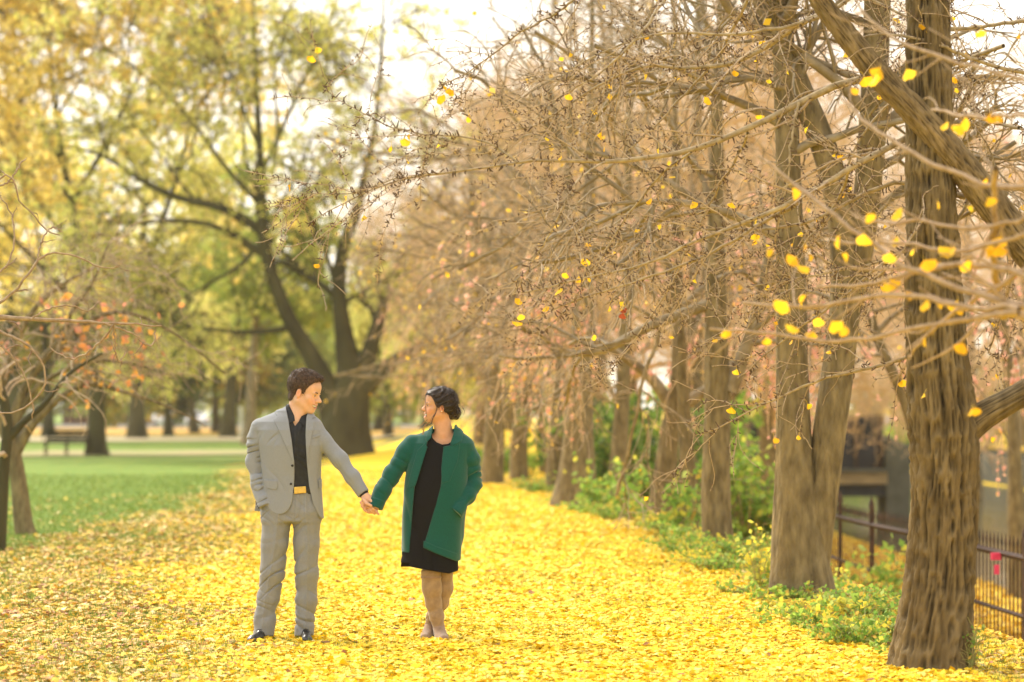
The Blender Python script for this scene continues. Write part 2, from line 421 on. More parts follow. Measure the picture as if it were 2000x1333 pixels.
def fan_leaves(C, rng, size, tilt, col, rz=None):
    """open fans with a notch, lying about"""
    n = len(C); a = rng.uniform(0, 2 * math.pi, n)
    th = np.radians([-62, -38, -14, 0, 14, 38, 62]); rr = np.array([.86, 1.0, 1.0, .74, 1.0, 1.02, .84])
    lx = np.concatenate([[0], np.sin(th) * rr]); ly = np.concatenate([[-.05], np.cos(th) * rr]); ly -= .5
    sz = size * rng.uniform(.7, 1.25, n)
    curl = rng.normal(.0, .32, n)
    x = lx[None] * sz[:, None]; y = ly[None] * sz[:, None]
    z = (curl[:, None] * lx[None] ** 2 + rng.normal(0, .15, n)[:, None] * ly[None] ** 2 + rng.normal(0, .05, (n, 8))) * sz[:, None]
    tx = rng.normal(0, tilt, n); ty = rng.normal(0, tilt, n)
    X = x * np.cos(ty)[:, None] + z * np.sin(ty)[:, None]; Z = -x * np.sin(ty)[:, None] + z * np.cos(ty)[:, None]
    Y = y * np.cos(tx)[:, None] - Z * np.sin(tx)[:, None]; Z = y * np.sin(tx)[:, None] + Z * np.cos(tx)[:, None]
    ca, sa = np.cos(a)[:, None], np.sin(a)[:, None]
    V = np.stack([X * ca - Y * sa, X * sa + Y * ca, Z], -1) + C[:, None, :]
    zmin = V[..., 2].min(1) - C[:, 2]; V[..., 2] -= zmin[:, None] * .8
    f = np.array([[0, i + 1, i] for i in range(1, 7)])
    Fc = (f[None] + (np.arange(n) * 8)[:, None, None]).reshape(-1, 3)
    return V.reshape(-1, 3), Fc, np.repeat(col, 8, axis=0)

rng = np.random.default_rng(7)
YEL = [(.88, .58, .015), (.92, .64, .02), (.93, .70, .06), (.94, .77, .17), (.80, .48, .01), (.85, .62, .08), (.70, .54, .04)]
YW = [3, 4, 3.2, 1.9, 1.6, 1.3, .5]
BRN = [(.74, .44, .05), (.55, .28, .07), (.34, .16, .06), (.66, .44, .16), (.84, .60, .10), (.50, .22, .12), (.85, .68, .30)]
mb = MB()
x, y = near_pts(rng, 330000, 12.6, 62, -14, 3.4, 2.3)
zy, zb, zw = zones(x, y)
kind = rng.uniform(0, 1, len(x))
isy = kind < zy * (1 - .0); isb = (~isy) & (rng.uniform(0, 1, len(x)) < zb * .56 + .02 * (y < 45))
for sel, P_, Wt in ((isy, YEL, YW), (isb, BRN, [3.2, 1.8, 1.1, 2, 4, .7, 2])):
    xs, ys = x[sel], y[sel]; n = len(xs)
    C = np.stack([xs, ys, H(xs, ys) + rng.uniform(.0, .016, n)], 1)
    size = .045 * np.interp(ys, [12, 25, 60], [1, 1.15, 1.9])
    col = pal(rng, n, P_, Wt, .15, 1)
    br = (sel is isy) & (rng.uniform(0, 1, n) < .012); col[br] = (.30, .13, .05)
    mb.add(*fan_leaves(C, rng, size, .14, col))
# leaves heaped against the shoes
for fx, fy in ((505, -.10), (522, .04), (600, -.10), (592, .06), (866, -.12), (855, .03), (832, -.05), (842, .10)):
    n = 40; x0_ = (fx - 1000) * 16.06 / FPX; a = rng.uniform(0, 6.28, n); r = np.abs(rng.normal(.075, .035, n))
    C = np.stack([x0_ + np.cos(a) * r, 16.06 + fy + np.sin(a) * r * 1.5, np.abs(rng.normal(0, .008, n))], 1)
    mb.add(*fan_leaves(C, rng, .044, .35, pal(rng, n, YEL, YW, .15, 1)))
for _ in range(240):      # fallen twiglets
    x_, y_ = near_pts(rng, 1, 12.8, 30, -14, 3.2, 1.8); x_, y_ = float(x_[0]), float(y_[0]); a = rng.uniform(0, 3.14); l = rng.uniform(.03, .13); d = np.array([math.cos(a) * l, math.sin(a) * l, 0]); c = np.array([x_, y_, float(H(x_, y_)) + .02])
    v, q = tubes(np.array([[c - d, c + [rng.normal(0, .008), rng.normal(0, .008), .006], c + d]]), np.array([[.0028, .0025, .0012]]), 4); mb.add(v, q, (.20, .12, .06))
o = mb.make('fallen_leaves', M['litter'], smooth=False, col=True); tag(o, 'carpet of fallen yellow and tan fan-shaped leaves over the grass', 'fallen leaves', kind='stuff')
# beyond the tree line and fence: yellow litter on the bank
mb = MB(); x, y = near_pts(rng, 34000, 13.5, 60, 2.9, 12, 1.6); keep = x > edge_r(y) + .9; x, y = x[keep], y[keep]; n = len(x)
C = np.stack([x, y, H(x, y) + rng.uniform(0, .02, n)], 1)
mb.add(*fan_leaves(C, rng, .056 * np.interp(y, [12, 25, 60], [1, 1.15, 2.2]), .25, pal(rng, n, [(.80, .50, .02), (.70, .42, .03), (.86, .62, .08), (.5, .3, .05)], None, .15, 1)))
o = mb.make('leaf_litter', M['litter'], smooth=False, col=True); tag(o, 'golden leaf litter on the bank sloping down past the iron fence', 'leaf litter', kind='stuff')
# grass
mb = MB(); x, y = near_pts(rng, 190000, 12.6, 60, -14, 3.3, 2.0)
zy, zb, zw = zones(x, y); patch = fbm(x * 1.4, y * 1.4, 1, 33, 4) * 1.15
ok = (rng.uniform(0, 1, len(x)) < np.clip(1.1 - zy * .98 - zb * .05, 0.0, 1)) | ((patch > .635) & (rng.uniform(0, 1, len(x)) < .75))
x, y = x[ok], y[ok]; n = len(x); a = rng.uniform(0, 6.28, n)
h = rng.uniform(.025, .062, n) * np.interp(y, [12, 60], [1, 1.5]); wd = .0035 * np.interp(y, [12, 60], [1, 3.2])
B = np.stack([x, y, H(x, y) - .004], 1); d = np.stack([np.cos(a), np.sin(a), 0 * a], 1); ln = rng.normal(0, .35, (n, 3)) * [1, 1, 0]
V = np.stack([B - d * wd[:, None], B + d * wd[:, None], B + (np.array([0, 0, 1.0]) + ln) * h[:, None]], 1).reshape(-1, 3)
mb.add(V, np.arange(n * 3).reshape(-1, 3), pal(rng, n, [(.14, .215, .028), (.19, .275, .04), (.25, .32, .06), (.10, .17, .025), (.34, .35, .09)], [3, 4, 2, 1.5, .8], .15, 3))
o = mb.make('grass', M['blade'], smooth=False, col=True); tag(o, 'short green grass showing between the fallen leaves', 'grass', kind='stuff')
# ------------------------------------------------------------------ trees
def tubes_mb(sets, sides):
    mb = MB()
    for (P, R), s in zip(sets, sides):
        v, f = tubes(P, R, s); mb.add(v, f)
    return mb

def each(P, R, sides, name, m, root):
    for p_, r_ in zip(P, R):
        v, q = tubes(p_[None], r_[None], sides); build(name, v, [q], m, root)

def arr(L, k=14):
    """list of (P,R) limbs of k points -> stacked"""
    return np.stack([a[0] for a in L]), np.stack([a[1] for a in L])

def trunk_ridged(name, rows, Y, root, m, k=260, sides=150, amp=.016, seed=1, col=((.20, .15, .078), (.020, .014, .008)), flare=0.0, vs=8.5, us=42):
    P, R = limb(rows, Y, k)
    V, q = tubes(P[None], R[None], sides)
    V = V.reshape(k, sides, 3)
    a = np.arange(sides) / sides * 2 * math.pi
    zz = P[:, 2][:, None] * np.ones((1, sides))
    ca, sa = np.cos(a)[None], np.sin(a)[None]; rr = .22
    wx = fbm(ca * rr * 6, sa * rr * 6, zz * 2.2, seed + 9) * .9
    def ridge(s1, s2, sd): 
        n = vnoise(ca * rr * s1 + wx * 1.9, sa * rr * s1 + wx * 1.6, zz * s2 + wx * 1.3, sd); return 1 - np.abs(2 * n - 1) * 2.2
    r1 = ridge(us, vs, seed); r2 = ridge(us * 2.1, vs * 2.2, seed + 3)
    d = np.clip(.65 * r1 + .35 * r2, -1, 1)
    lumps = fbm(ca * rr * 5, sa * rr * 5, zz * 1.4, seed + 20) - .45
    n = unit(V - P[:, None, :])
    rt = 1 + flare * np.exp(-np.maximum(P[:, 2] - P[0, 2], 0) / .22)[:, None] * (.35 + 1.0 * np.clip(np.cos(a * 5 + seed) * .5 + .5, 0, 1))[None]
    Rn = R[:, None] * rt
    V = P[:, None, :] + n * (Rn + d * amp + lumps * amp * 2.2)[..., None]
    t = np.clip((d + .7) / 1.3, 0, 1)[..., None]; c1, c2 = np.array(col[0]), np.array(col[1])
    warm = fbm(ca * 3, sa * 3, zz * 1.1, seed + 40)[..., None]
    c = c2 * (1 - t) + c1 * t; c = c * (.8 + .5 * warm) * np.array([1.03, 1, .95])
    return build(name, V.reshape(-1, 3), [q], m, root, True, c.reshape(-1, 3))

def root_at(px, py, Y):
    p = W(px, py, Y); return (float(p[0]), float(p[1]), float(H(p[0], p[1])))

# ---- the near tree on the right with deep ridged bark
rt = root_at(1820, 1320, 14.3)
T1 = empty('ginkgo_tree', rt, 'thick tree with deeply ridged brown bark at the right edge, nearest of the row', 'tree', 'trees in a row along the leafy path')
trunk_ridged('trunk', [(1818, 1395, 190), (1818, 1345, 168), (1820, 1290, 149), (1829, 1200, 129), (1838, 1130, 120), (1846, 1000, 112), (1846, 850, 122), (1832, 700, 110), (1822, 500, 98), (1815, 300, 84), (1812, 100, 76), (1808, -120, 66)], 14.3, T1, M['bark_near'], flare=.2, amp=.027)
trunk_ridged('limb', [(1858, 868, 66), (1905, 822, 54), (1950, 795, 46), (2010, 762, 42), (2110, 700, 38), (2220, 600, 30)], 14.3, T1, M['bark_near'], k=70, sides=80, amp=.008, seed=5)

def twig_tree(root, limbs, Y, rng, m1=5, m2=6, m3=6, L=(2.2, 1.0, .5), grav=(.0, .05, .1), leaves=0, leafcol=None, lsize=.08, rmin=.006, mats=('limb', 'twig_far'), buds=0, droop=0, k=7, t0=.35, ls=None, ang=.9):
    P0, R0 = limbs
    P1, R1 = spawn(P0, R0, rng, m1, t0, 1, ang, L[0], 9, .16, grav[0], .5, .35, .02)
    P2, R2 = spawn(P1, R1, rng, m2, .15, 1, .8, L[1], k, .2, grav[1], .5, .35, rmin * 1.6)
    P3, R3 = spawn(P2, R2, rng, m3, .1, 1, .75, L[2], 5, .22, grav[2], .5, .4, rmin)
    a = tubes_mb([(P1, R1), (P2, R2)], [5, 3]).make('branches', M[mats[0]], root)
    b = tubes_mb([(P3, R3)], [3]).make('twigs', M[mats[1]], root)
    if leaves:
        C, _ = along(P3, rng, leaves, .2, 1); C = C + rng.normal(0, .04, C.shape) * (lsize / .08)
        v, f = quads_at(C, rng, lsize); mb = MB().add(v, f, pal(rng, len(C), *leafcol)); mb.make('foliage', M['leaf'], root, smooth=False, col=True)
    return P3, R3

OLIVE = ([(.72, .70, .17), (.82, .76, .24), (.60, .62, .14), (.90, .80, .28), (.44, .48, .10)], [3, 3, 2.5, 1.8, 1.2])
GOLD_GLOW = ([(.95, .74, .20), (.90, .70, .18), (.96, .82, .32), (.76, .62, .14)], [3, 2.5, 2, 1.8])  # golden leaves, brightened so their colour also carries the upper-left glow
DKGRN = ([(.09, .13, .025), (.14, .18, .035), (.06, .09, .02), (.26, .22, .04)], [3, 2.5, 2, 1])
SPRY = ([(.88, .58, .04), (.80, .48, .03), (.9, .66, .16)], [3, 2, 1])

rng = np.random.default_rng(3)
ROW = 'trees in a row along the leafy path'
def row_tree(name, label, Y, stems, branches, seed, root_px, sides=28, leaves=260, L=(2.4, 1.25, .55), m=(7, 7, 6), group=ROW, bark='bark', twigm=('limb', 'twig'), buds=None, t0=.3):
    rg = np.random.default_rng(seed)
    root = empty(name, root_at(*root_px, Y), label, 'tree', group)
    if Y > 24: stems = [[(r[0], r[1], r[2] * float(np.interp(r[1], [0, 650], [.34, 1]))) for r in s] for s in stems]
    for i, s in enumerate(stems):
        P, R = limb(s, Y, 40); V, q = tubes(P[None], R[None], sides); V = V.reshape(40, sides, 3)
        n = unit(V - P[:, None]); zz = V[..., 2]
        a = np.arange(sides) / sides * 6.2832
        V = V + n * ((fbm(np.cos(a)[None] * 2.0, np.sin(a)[None] * 2.0, zz * .9, seed + i) - .45) * .16 * R[:, None] * 2)[..., None]
        build('trunk', V.reshape(-1, 3), [q], M[bark], root)
    bl = [limb(b, Y, 14) for b in branches]
    if bl: each(*arr(bl), 10, 'limb', M['limb'], root)
    al = bl + [limb(s[-5:], Y, 14) for s in stems]
    twig_tree(root, arr(al), Y, rg, *m, L=L, leaves=leaves, leafcol=SPRY, lsize=.065, rmin=.0045, mats=twigm, t0=t0)
    return root
row_tree('ginkgo_tree', 'double-trunked brown tree behind the ridged tree, its two stems parting at waist height', 19.7,
    [[(1568, 1215, 150), (1566, 1150, 128), (1562, 1080, 108), (1556, 960, 84), (1550, 835, 64), (1548, 700, 60), (1545, 500, 55), (1540, 300, 48), (1530, 100, 42), (1522, -120, 34)],
     [(1584, 1140, 70), (1594, 1050, 66), (1606, 960, 64), (1622, 835, 63), (1640, 700, 60), (1654, 580, 58), (1648, 430, 55), (1612, 290, 50), (1556, 160, 46), (1500, 20, 42), (1462, -110, 38)],
     [(1642, 690, 46), (1668, 560, 50), (1690, 420, 52), (1704, 260, 54), (1712, 80, 54), (1716, -120, 50)]],
    [[(1548, 480, 26), (1480, 440, 20), (1380, 400, 15), (1280, 392, 11), (1180, 400, 7)], [(1540, 250, 22), (1450, 200, 16), (1350, 170, 12), (1240, 160, 7)], [(1650, 500, 22), (1720, 400, 16), (1800, 340, 12), (1900, 300, 8)]], 21, (1575, 1185), leaves=70, L=(1.7, .9, .42), m=(7, 7, 6))
row_tree('ginkgo_tree', 'slim straight brown tree third along the row, left of the double-trunked one', 25.5,
    [[(1410, 1120, 66), (1404, 1060, 62), (1397, 970, 58), (1402, 835, 50), (1400, 700, 47), (1396, 500, 42), (1400, 300, 36), (1405, 100, 30), (1408, -120, 26)]],
    [[(1424, 765, 34), (1450, 700, 28), (1475, 620, 22), (1500, 500, 15)], [(1400, 590, 24), (1340, 610, 22), (1250, 645, 20), (1180, 688, 17), (1110, 692, 13), (1075, 680, 8)], [(1395, 420, 18), (1300, 350, 14), (1180, 300, 10), (1050, 280, 6)]], 22, (1405, 1085), leaves=110)
row_tree('ginkgo_tree', 'brown tree leaning right and forking at head height, fourth along the row', 31.6,
    [[(1288, 1060, 72), (1293, 1020, 60), (1297, 950, 48), (1308, 850, 38), (1318, 790, 34), (1326, 700, 26), (1322, 500, 24), (1318, 200, 20), (1316, -120, 14)]],
    [[(1312, 800, 26), (1285, 750, 24), (1240, 710, 18), (1160, 660, 14), (1080, 560, 10), (1000, 500, 6)], [(1322, 800, 28), (1360, 775, 24), (1400, 750, 20), (1450, 690, 14)], [(1322, 560, 16), (1240, 520, 12), (1120, 500, 9), (1000, 520, 6)]], 23, (1295, 1030), leaves=170)
row_tree('ginkgo_tree', 'broad-based brown tree in the middle of the row beside the weeds', 38,
    [[(1118, 1015, 110), (1122, 985, 92), (1128, 930, 74), (1130, 850, 56), (1135, 700, 44), (1148, 500, 36), (1155, 200, 26), (1158, -120, 18)]],
    [[(1135, 690, 24), (1080, 640, 20), (1050, 600, 16), (980, 520, 12), (930, 430, 7)], [(1140, 500, 22), (1060, 380, 16), (960, 300, 12), (860, 270, 6)]], 24, (1125, 985), leaves=240, L=(3, 1.5, .7))
row_tree('ginkgo_tree', 'thin brown tree just right of the broad-based trunk in the row', 40,
    [[(1205, 1000, 46), (1208, 930, 38), (1212, 850, 30), (1218, 720, 27), (1224, 500, 24), (1230, 200, 20), (1234, -120, 14)]],
    [[(1214, 800, 12), (1180, 740, 10), (1140, 690, 6)], [(1220, 600, 14), (1280, 520, 11), (1350, 470, 7)]], 25, (1205, 985), leaves=240, L=(3, 1.5, .7))
row_tree('ginkgo_tree', 'brown tree directly behind the woman on her right side', 50,
    [[(958, 965, 56), (961, 935, 46), (965, 870, 40), (970, 800, 34), (962, 720, 28), (940, 600, 24), (925, 450, 18), (915, 300, 10)]],
    [[(965, 760, 18), (930, 720, 16), (890, 690, 12), (840, 670, 8)], [(962, 720, 18), (1010, 640, 14), (1040, 560, 9)]], 26, (960, 945), leaves=260, L=(3, 1.5, .7))
row_tree('ginkgo_tree', 'farthest trunk of the row, dark stem left of the bright yellow gap', 53,
    [[(1016, 955, 48), (1014, 930, 38), (1012, 870, 34), (1022, 800, 30), (1040, 700, 26), (1056, 500, 20), (1075, 200, 14), (1085, -120, 10)]],
    [[(1030, 760, 16), (1000, 700, 14), (950, 620, 11), (900, 560, 7)], [(1045, 620, 15), (990, 500, 12), (940, 420, 7)]], 27, (1014, 938), leaves=300, L=(3, 1.5, .7))
row_tree('ginkgo_tree', 'dark slender trunk right of the bright yellow gap in the row', 46,
    [[(1082, 975, 44), (1083, 940, 36), (1086, 870, 30), (1092, 780, 27), (1100, 600, 22), (1112, 300, 16), (1118, -120, 10)]],
    [[(1092, 700, 14), (1040, 640, 12), (980, 600, 8)]], 28, (1083, 957), leaves=420, L=(3, 1.5, .7))

# ---- overhead boughs of a ginkgo whose trunk stands out of frame on the right
def spurs(P, R, rng, per_m, ln=.019, r=.0026):
    L = np.linalg.norm(np.diff(P, axis=1), axis=-1).sum(1); n = rng.poisson(L * per_m)
    ix = np.repeat(np.arange(len(P)), n); t = rng.uniform(.03, 1, len(ix)) * (P.shape[1] - 1) * .999; i = np.floor(t).astype(int); f = (t - i)[:, None]
    st = P[ix, i] * (1 - f) + P[ix, i + 1] * f; tan = unit(P[ix, i + 1] - P[ix, i]); rad = R[ix, i]
    rv = rng.normal(0, 1, st.shape); pr = unit(rv - (rv * tan).sum(1, keepdims=True) * tan)
    d = unit(pr + tan * rng.normal(.25, .25, (len(ix), 1))); l = (ln * rng.uniform(.5, 1.5, len(ix)))[:, None]
    p0 = st + pr * (rad * .5)[:, None]; p1 = p0 + d * l * .6; p2 = p1 + unit(d + rng.normal(0, .4, d.shape) + [0, 0, .25]) * l * .5
    rr = np.stack([np.full(len(ix), r), np.full(len(ix), r * .95), np.full(len(ix), r * .7)], 1) * rng.uniform(.8, 1.3, (len(ix), 1))
    return np.stack([p0, p1, p2], 1), rr, st

def hang_leaves(mb, C, rng, size=.055, cols=((.90, .55, .025), (.94, .63, .04), (.84, .46, .02)), stalk=.035):
    """fan leaves hanging on thin stalks"""
    n = len(C); dn = unit(np.stack([rng.normal(0, .45, n), rng.normal(0, .45, n), -np.ones(n)], 1)); tip = C + dn * (stalk * rng.uniform(.5, 1.3, n))[:, None]
    P = np.stack([C, (C + tip) / 2 + rng.normal(0, .004, (n, 3)), tip], 1); v, f = tubes(P, np.full((n, 3), .0011), 3); mb.add(v, f, (.75, .6, .12))
    th = np.radians([-60, -40, -18, 0, 18, 40, 60]); rr = np.array([.84, .97, 1.03, .95, 1.02, 1.0, .82])
    sd = unit(np.cross(dn, rng.normal(0, 1, (n, 3)))); nn = np.cross(dn, sd); sz = (size * rng.uniform(.65, 1.2, n))[:, None]
    Vs = [tip]
    for t, r in zip(th, rr):
        Vs.append(tip + (dn * math.cos(t) * r + sd * math.sin(t) * r) * sz + nn * sz * (rng.normal(.0, .06, (n, 1)) + .35 * math.sin(t) ** 2))
    V = np.stack(Vs, 1).reshape(-1, 3); f = np.array([[0, i, i + 1] for i in range(1, 7)])
    mb.add(V, (f[None] + (np.arange(n) * 8)[:, None, None]).reshape(-1, 3), pal(rng, n, cols, None, .12, 8))

rng = np.random.default_rng(17)
OT = empty('ginkgo_tree', (4.35, 14.0, float(H(4.35, 14.0))), 'spur-covered ginkgo reaching long thorny boughs over the path from the right edge', 'tree')
tr = [(4.35, 14.0, -.9, .30), (4.3, 14.0, .4, .24), (4.15, 14.0, 1.4, .22), (3.85, 14.1, 2.1, .20), (3.7, 14.15, 3.0, .16), (3.62, 14.2, 4.9, .12)]
a_ = resample(np.array(tr), 60); V, q_ = tubes(a_[None, :, :3], a_[None, :, 3], 40); build('trunk', V, [q_], M['bark'], OT)
Yb = 14.2
trunk_ridged('limb', [(2300, 760, 90), (2140, 640, 72), (2000, 482, 62), (1935, 395, 58), (1850, 290, 53), (1780, 210, 48), (1710, 140, 43), (1655, 70, 38), (1600, 0, 33), (1540, -90, 34)], Yb, OT, M['bark_near'], k=170, sides=90, amp=.012, seed=8, col=((.27, .20, .11), (.04, .028, .015)), us=40, vs=20)
B1 = [  # the long spurred boughs, traced thick end first
 [(1725, 140, 22), (1640, 165, 20), (1540, 210, 18), (1440, 262, 16), (1330, 300, 14), (1200, 318, 12), (1080, 312, 9), (990, 318, 7), (900, 338, 6), (800, 345, 4.5), (700, 380, 3.5), (600, 440, 2.2)],
 [(1010, 318, 7), (960, 278, 6), (900, 266, 5), (820, 264, 4), (750, 245, 3.4), (720, 225, 3), (675, 205, 2.6), (628, 168, 2)],
 [(870, 338, 5), (790, 345, 4), (760, 352, 3.6), (700, 378, 3), (650, 380, 2.5), (585, 378, 2)],
 [(1640, 20, 16), (1580, 35, 15), (1500, 88, 14), (1440, 125, 12), (1340, 135, 10), (1260, 125, 8), (1180, 160, 6), (1100, 210, 5), (1040, 250, 4), (960, 262, 3)],
 [(1800, 255, 20), (1740, 285, 18), (1660, 330, 16), (1560, 390, 14), (1470, 430, 12), (1360, 470, 9), (1260, 520, 7), (1150, 540, 5), (1080, 560, 4), (1000, 575, 3)],
 [(1560, 395, 11), (1480, 440, 10), (1400, 490, 8), (1320, 525, 7), (1240, 550, 5.5), (1160, 575, 4.5), (1090, 600, 3.5), (1010, 640, 2.5)],
 [(1960, 395, 18), (1860, 380, 16), (1780, 350, 13), (1700, 370, 11), (1600, 430, 9), (1500, 450, 7), (1400, 445, 5), (1300, 455, 4)],
 [(1350, 298, 7), (1300, 330, 6.5), (1260, 380, 6), (1210, 440, 5.5), (1180, 500, 5), (1140, 560, 4), (1100, 610, 3.4), (1060, 650, 2.5)],
 [(1460, 260, 8), (1440, 310, 7), (1400, 370, 6.5), (1370, 430, 6), (1340, 490, 5), (1310, 560, 4.5), (1270, 620, 4), (1230, 680, 3), (1180, 740, 2.4)],
 [(1180, 318, 6), (1130, 345, 5.5), (1100, 400, 5), (1080, 450, 4.5), (1040, 510, 3.5), (1000, 580, 2.6)],
 [(1700, -30, 12), (1600, 40, 11), (1500, 60, 9), (1400, 70, 7), (1300, 60, 6), (1200, 90, 5), (1120, 130, 4), (1060, 190, 3)],
 [(1480, -40, 10), (1440, 40, 9), (1400, 120, 8), (1330, 190, 6), (1270, 260, 5), (1220, 300, 4)],
 [(1330, -60, 9), (1280, 30, 8), (1230, 90, 7), (1180, 140, 5), (1110, 180, 4), (1060, 215, 3)],
 [(1180, -50, 8), (1100, 20, 7), (1020, 60, 5.5), (960, 110, 4), (900, 150, 3), (860, 170, 2.4)],
 [(1960, 90, 12), (1850, 130, 10), (1760, 180, 8), (1690, 250, 6), (1650, 330, 5), (1640, 400, 4)],
 [(2040, 150, 12), (1930, 130, 10), (1820, 80, 8), (1720, 60, 6), (1650, 90, 5)],
 [(2050, 30, 12), (1940, 50, 10), (1850, 60, 9), (1760, 30, 7), (1690, -10, 6)],
 [(1660, 330, 9), (1640, 390, 8), (1600, 440, 6), (1540, 520, 5), (1500, 600, 4), (1440, 660, 3)],
 [(1850, 300, 10), (1830, 380, 9), (1790, 450, 8), (1740, 520, 6), (1690, 560, 4)],
 [(1900, 350, 12), (1880, 430, 10), (1800, 480, 8), (1700, 520, 6), (1580, 540, 5), (1460, 560, 3.5)],
 [(1560, 200, 7), (1545, 270, 6), (1540, 350, 5), (1520, 430, 4.5), (1505, 500, 3.5)],
 [(1940, 390, 12), (1850, 440, 10), (1740, 500, 8), (1640, 590, 7), (1560, 640, 6), (1500, 690, 4), (1440, 740, 3)],
 [(1990, 250, 10), (1930, 240, 8), (1880, 200, 6), (1830, 140, 5), (1780, 110, 4)],
 [(1970, 420, 10), (1990, 500, 8), (1960, 600, 6), (1930, 690, 4)],
 [(1900, 620, 12), (1800, 690, 10), (1690, 722, 9), (1600, 740, 7.5), (1540, 770, 6), (1470, 800, 4.5), (1400, 840, 3.5), (1360, 850, 2.5)],
]
offs = rng.uniform(-.6, 1.0, len(B1)); offs[0] = 0; offs[1:3] = .0; offs[-1] = .1
Bl = []
for rows, o_ in zip(B1, offs):
    rows2 = [(r[0], r[1], r[2] * .74, o_ * min(1, i / 2.0)) for i, r in enumerate(rows)]
    Bl.append(limb(rows2, Yb + .25, 26, dy=.5, wig=.003, rng=rng))
P0, R0 = arr(Bl)
P1, R1 = spawn(P0, R0, rng, 11, .08, 1, .75, .75, 12, .13, .02, .5, .4, .0026, flat=.7)
P2, R2 = spawn(P1, R1, rng, 3, .15, 1, .75, .36, 8, .16, .03, .55, .5, .0020, flat=.7)
each(P0, R0, 9, 'bough', M['bough'], OT)
tubes_mb([(P1, R1), (P2, R2)], [5, 4]).make('twigs', M['twig'], OT)
mb = MB(); tips = []
for P, R, pm, ln, r in ((P0, R0, 42, .032, .0038), (P1, R1, 34, .021, .0030), (P2, R2, 26, .013, .0023)):
    a, b, c = spurs(P, R, rng, pm, ln, r); v, f = tubes(a, b, 4); mb.add(v, f); tips.append(c)
mb.make('spur_shoots', M['spur'], OT)
mb = MB(); C = np.concatenate([tips[1], tips[2]]); hang_leaves(mb, C[rng.choice(len(C), 90, replace=False)], rng, .038)
hang_leaves(mb, np.array([W(*p) for p in [(850, 185, 14.6), (915, 215, 14.6), (800, 250, 14.6), (790, 262, 14.6), (765, 275, 14.7), (680, 372, 14.7), (1150, 498, 14.7), (1110, 525, 14.7), (1128, 530, 14.7), (1090, 558, 14.7), (1018, 575, 14.8), (1008, 625, 14.8), (1270, 380, 14.7), (1175, 250, 14.7), (1720, 130, 12.6), (1680, 140, 12.6), (1510, 845, 13), (1810, 760, 13), (1950, 850, 12.8)]]), rng, .045, stalk=.03)
hang_leaves(mb, np.array([W(1222, 592, 14.7), W(1216, 600, 14.7), W(1221, 606, 14.7)]), rng, .035, cols=((.32, .07, .03), (.25, .06, .03)), stalk=.02)
mb.make('foliage', M['leaf'], OT, smooth=False, col=True)

# ---- nearer boughs at the right edge, out of focus, with the big yellow leaves
NT = empty('ginkgo_tree', (3.4, 10.3, float(H(3.4, 10.3))), 'young ginkgo at the right edge whose near blurred twigs carry large yellow leaves', 'tree')
tr = [(3.45, 10.3, -.6, .13), (3.4, 10.3, .6, .10), (3.2, 10.3, 1.5, .085), (2.9, 10.3, 1.95, .07), (2.85, 10.4, 3.6, .05)]
a_ = resample(np.array(tr), 40); V, q_ = tubes(a_[None, :, :3], a_[None, :, 3], 24); build('trunk', V, [q_], M['bark'], NT)
B2 = [
 [(2300, 610, 60), (2150, 625, 44), (2060, 625, 36), (1990, 612, 30), (1960, 600, 22)],
 [(2060, 610, 18), (1960, 590, 14), (1860, 560, 12), (1760, 520, 11), (1690, 470, 10), (1620, 412, 9), (1560, 370, 8), (1480, 300, 6)],
 [(1990, 605, 14), (1900, 600, 12), (1800, 580, 10), (1700, 580, 9), (1600, 600, 8), (1520, 600, 6), (1450, 590, 5)],
 [(1990, 610, 14), (1900, 625, 11), (1800, 640, 9), (1700, 665, 8), (1600, 668, 7), (1500, 650, 6), (1385, 642, 5)],
 [(2060, 560, 14), (1950, 520, 12), (1850, 515, 11), (1760, 540, 9), (1680, 560, 7), (1600, 560, 5)],
 [(2060, 370, 12), (1960, 370, 10), (1860, 340, 10), (1760, 290, 9), (1690, 240, 8), (1640, 190, 6)],
 [(2060, 160, 9), (1960, 150, 8), (1860, 120, 8), (1770, 90, 7), (1700, 40, 6), (1640, -30, 5)],
 [(2050, 450, 10), (1960, 470, 9), (1860, 500, 8), (1780, 470, 7), (1700, 480, 6), (1620, 470, 4)],
 [(1945, 330, 13), (1938, 400, 13), (1942, 500, 14), (1950, 560, 16), (1960, 615, 20)],
 [(2060, 230, 10), (1960, 225, 8), (1880, 230, 7), (1820, 210, 5)],
 [(2060, 500, 11), (1980, 540, 10), (1880, 600, 9), (1820, 640, 7), (1780, 690, 5)],
 [(2060, 400, 10), (1960, 440, 9), (1880, 450, 8), (1800, 430, 7), (1720, 440, 6), (1660, 420, 4)],
]
Bl = [limb(rows, 10.0, 20, dy=.9, wig=.005, rng=rng) for rows in B2]
P0, R0 = arr(Bl); P1, R1 = spawn(P0[1:], R0[1:], rng, 5, .1, 1, .6, .42, 9, .12, .0, .6, .45, .0028, flat=.5)
each(P0, R0, 9, 'bough', M['twig_near'], NT)
tubes_mb([(P1, R1)], [5]).make('twigs', M['twig_near'], NT)
mb = MB(); C, _ = along(P1, rng, 16, .2, 1); hang_leaves(mb, C, rng, .048, stalk=.03)
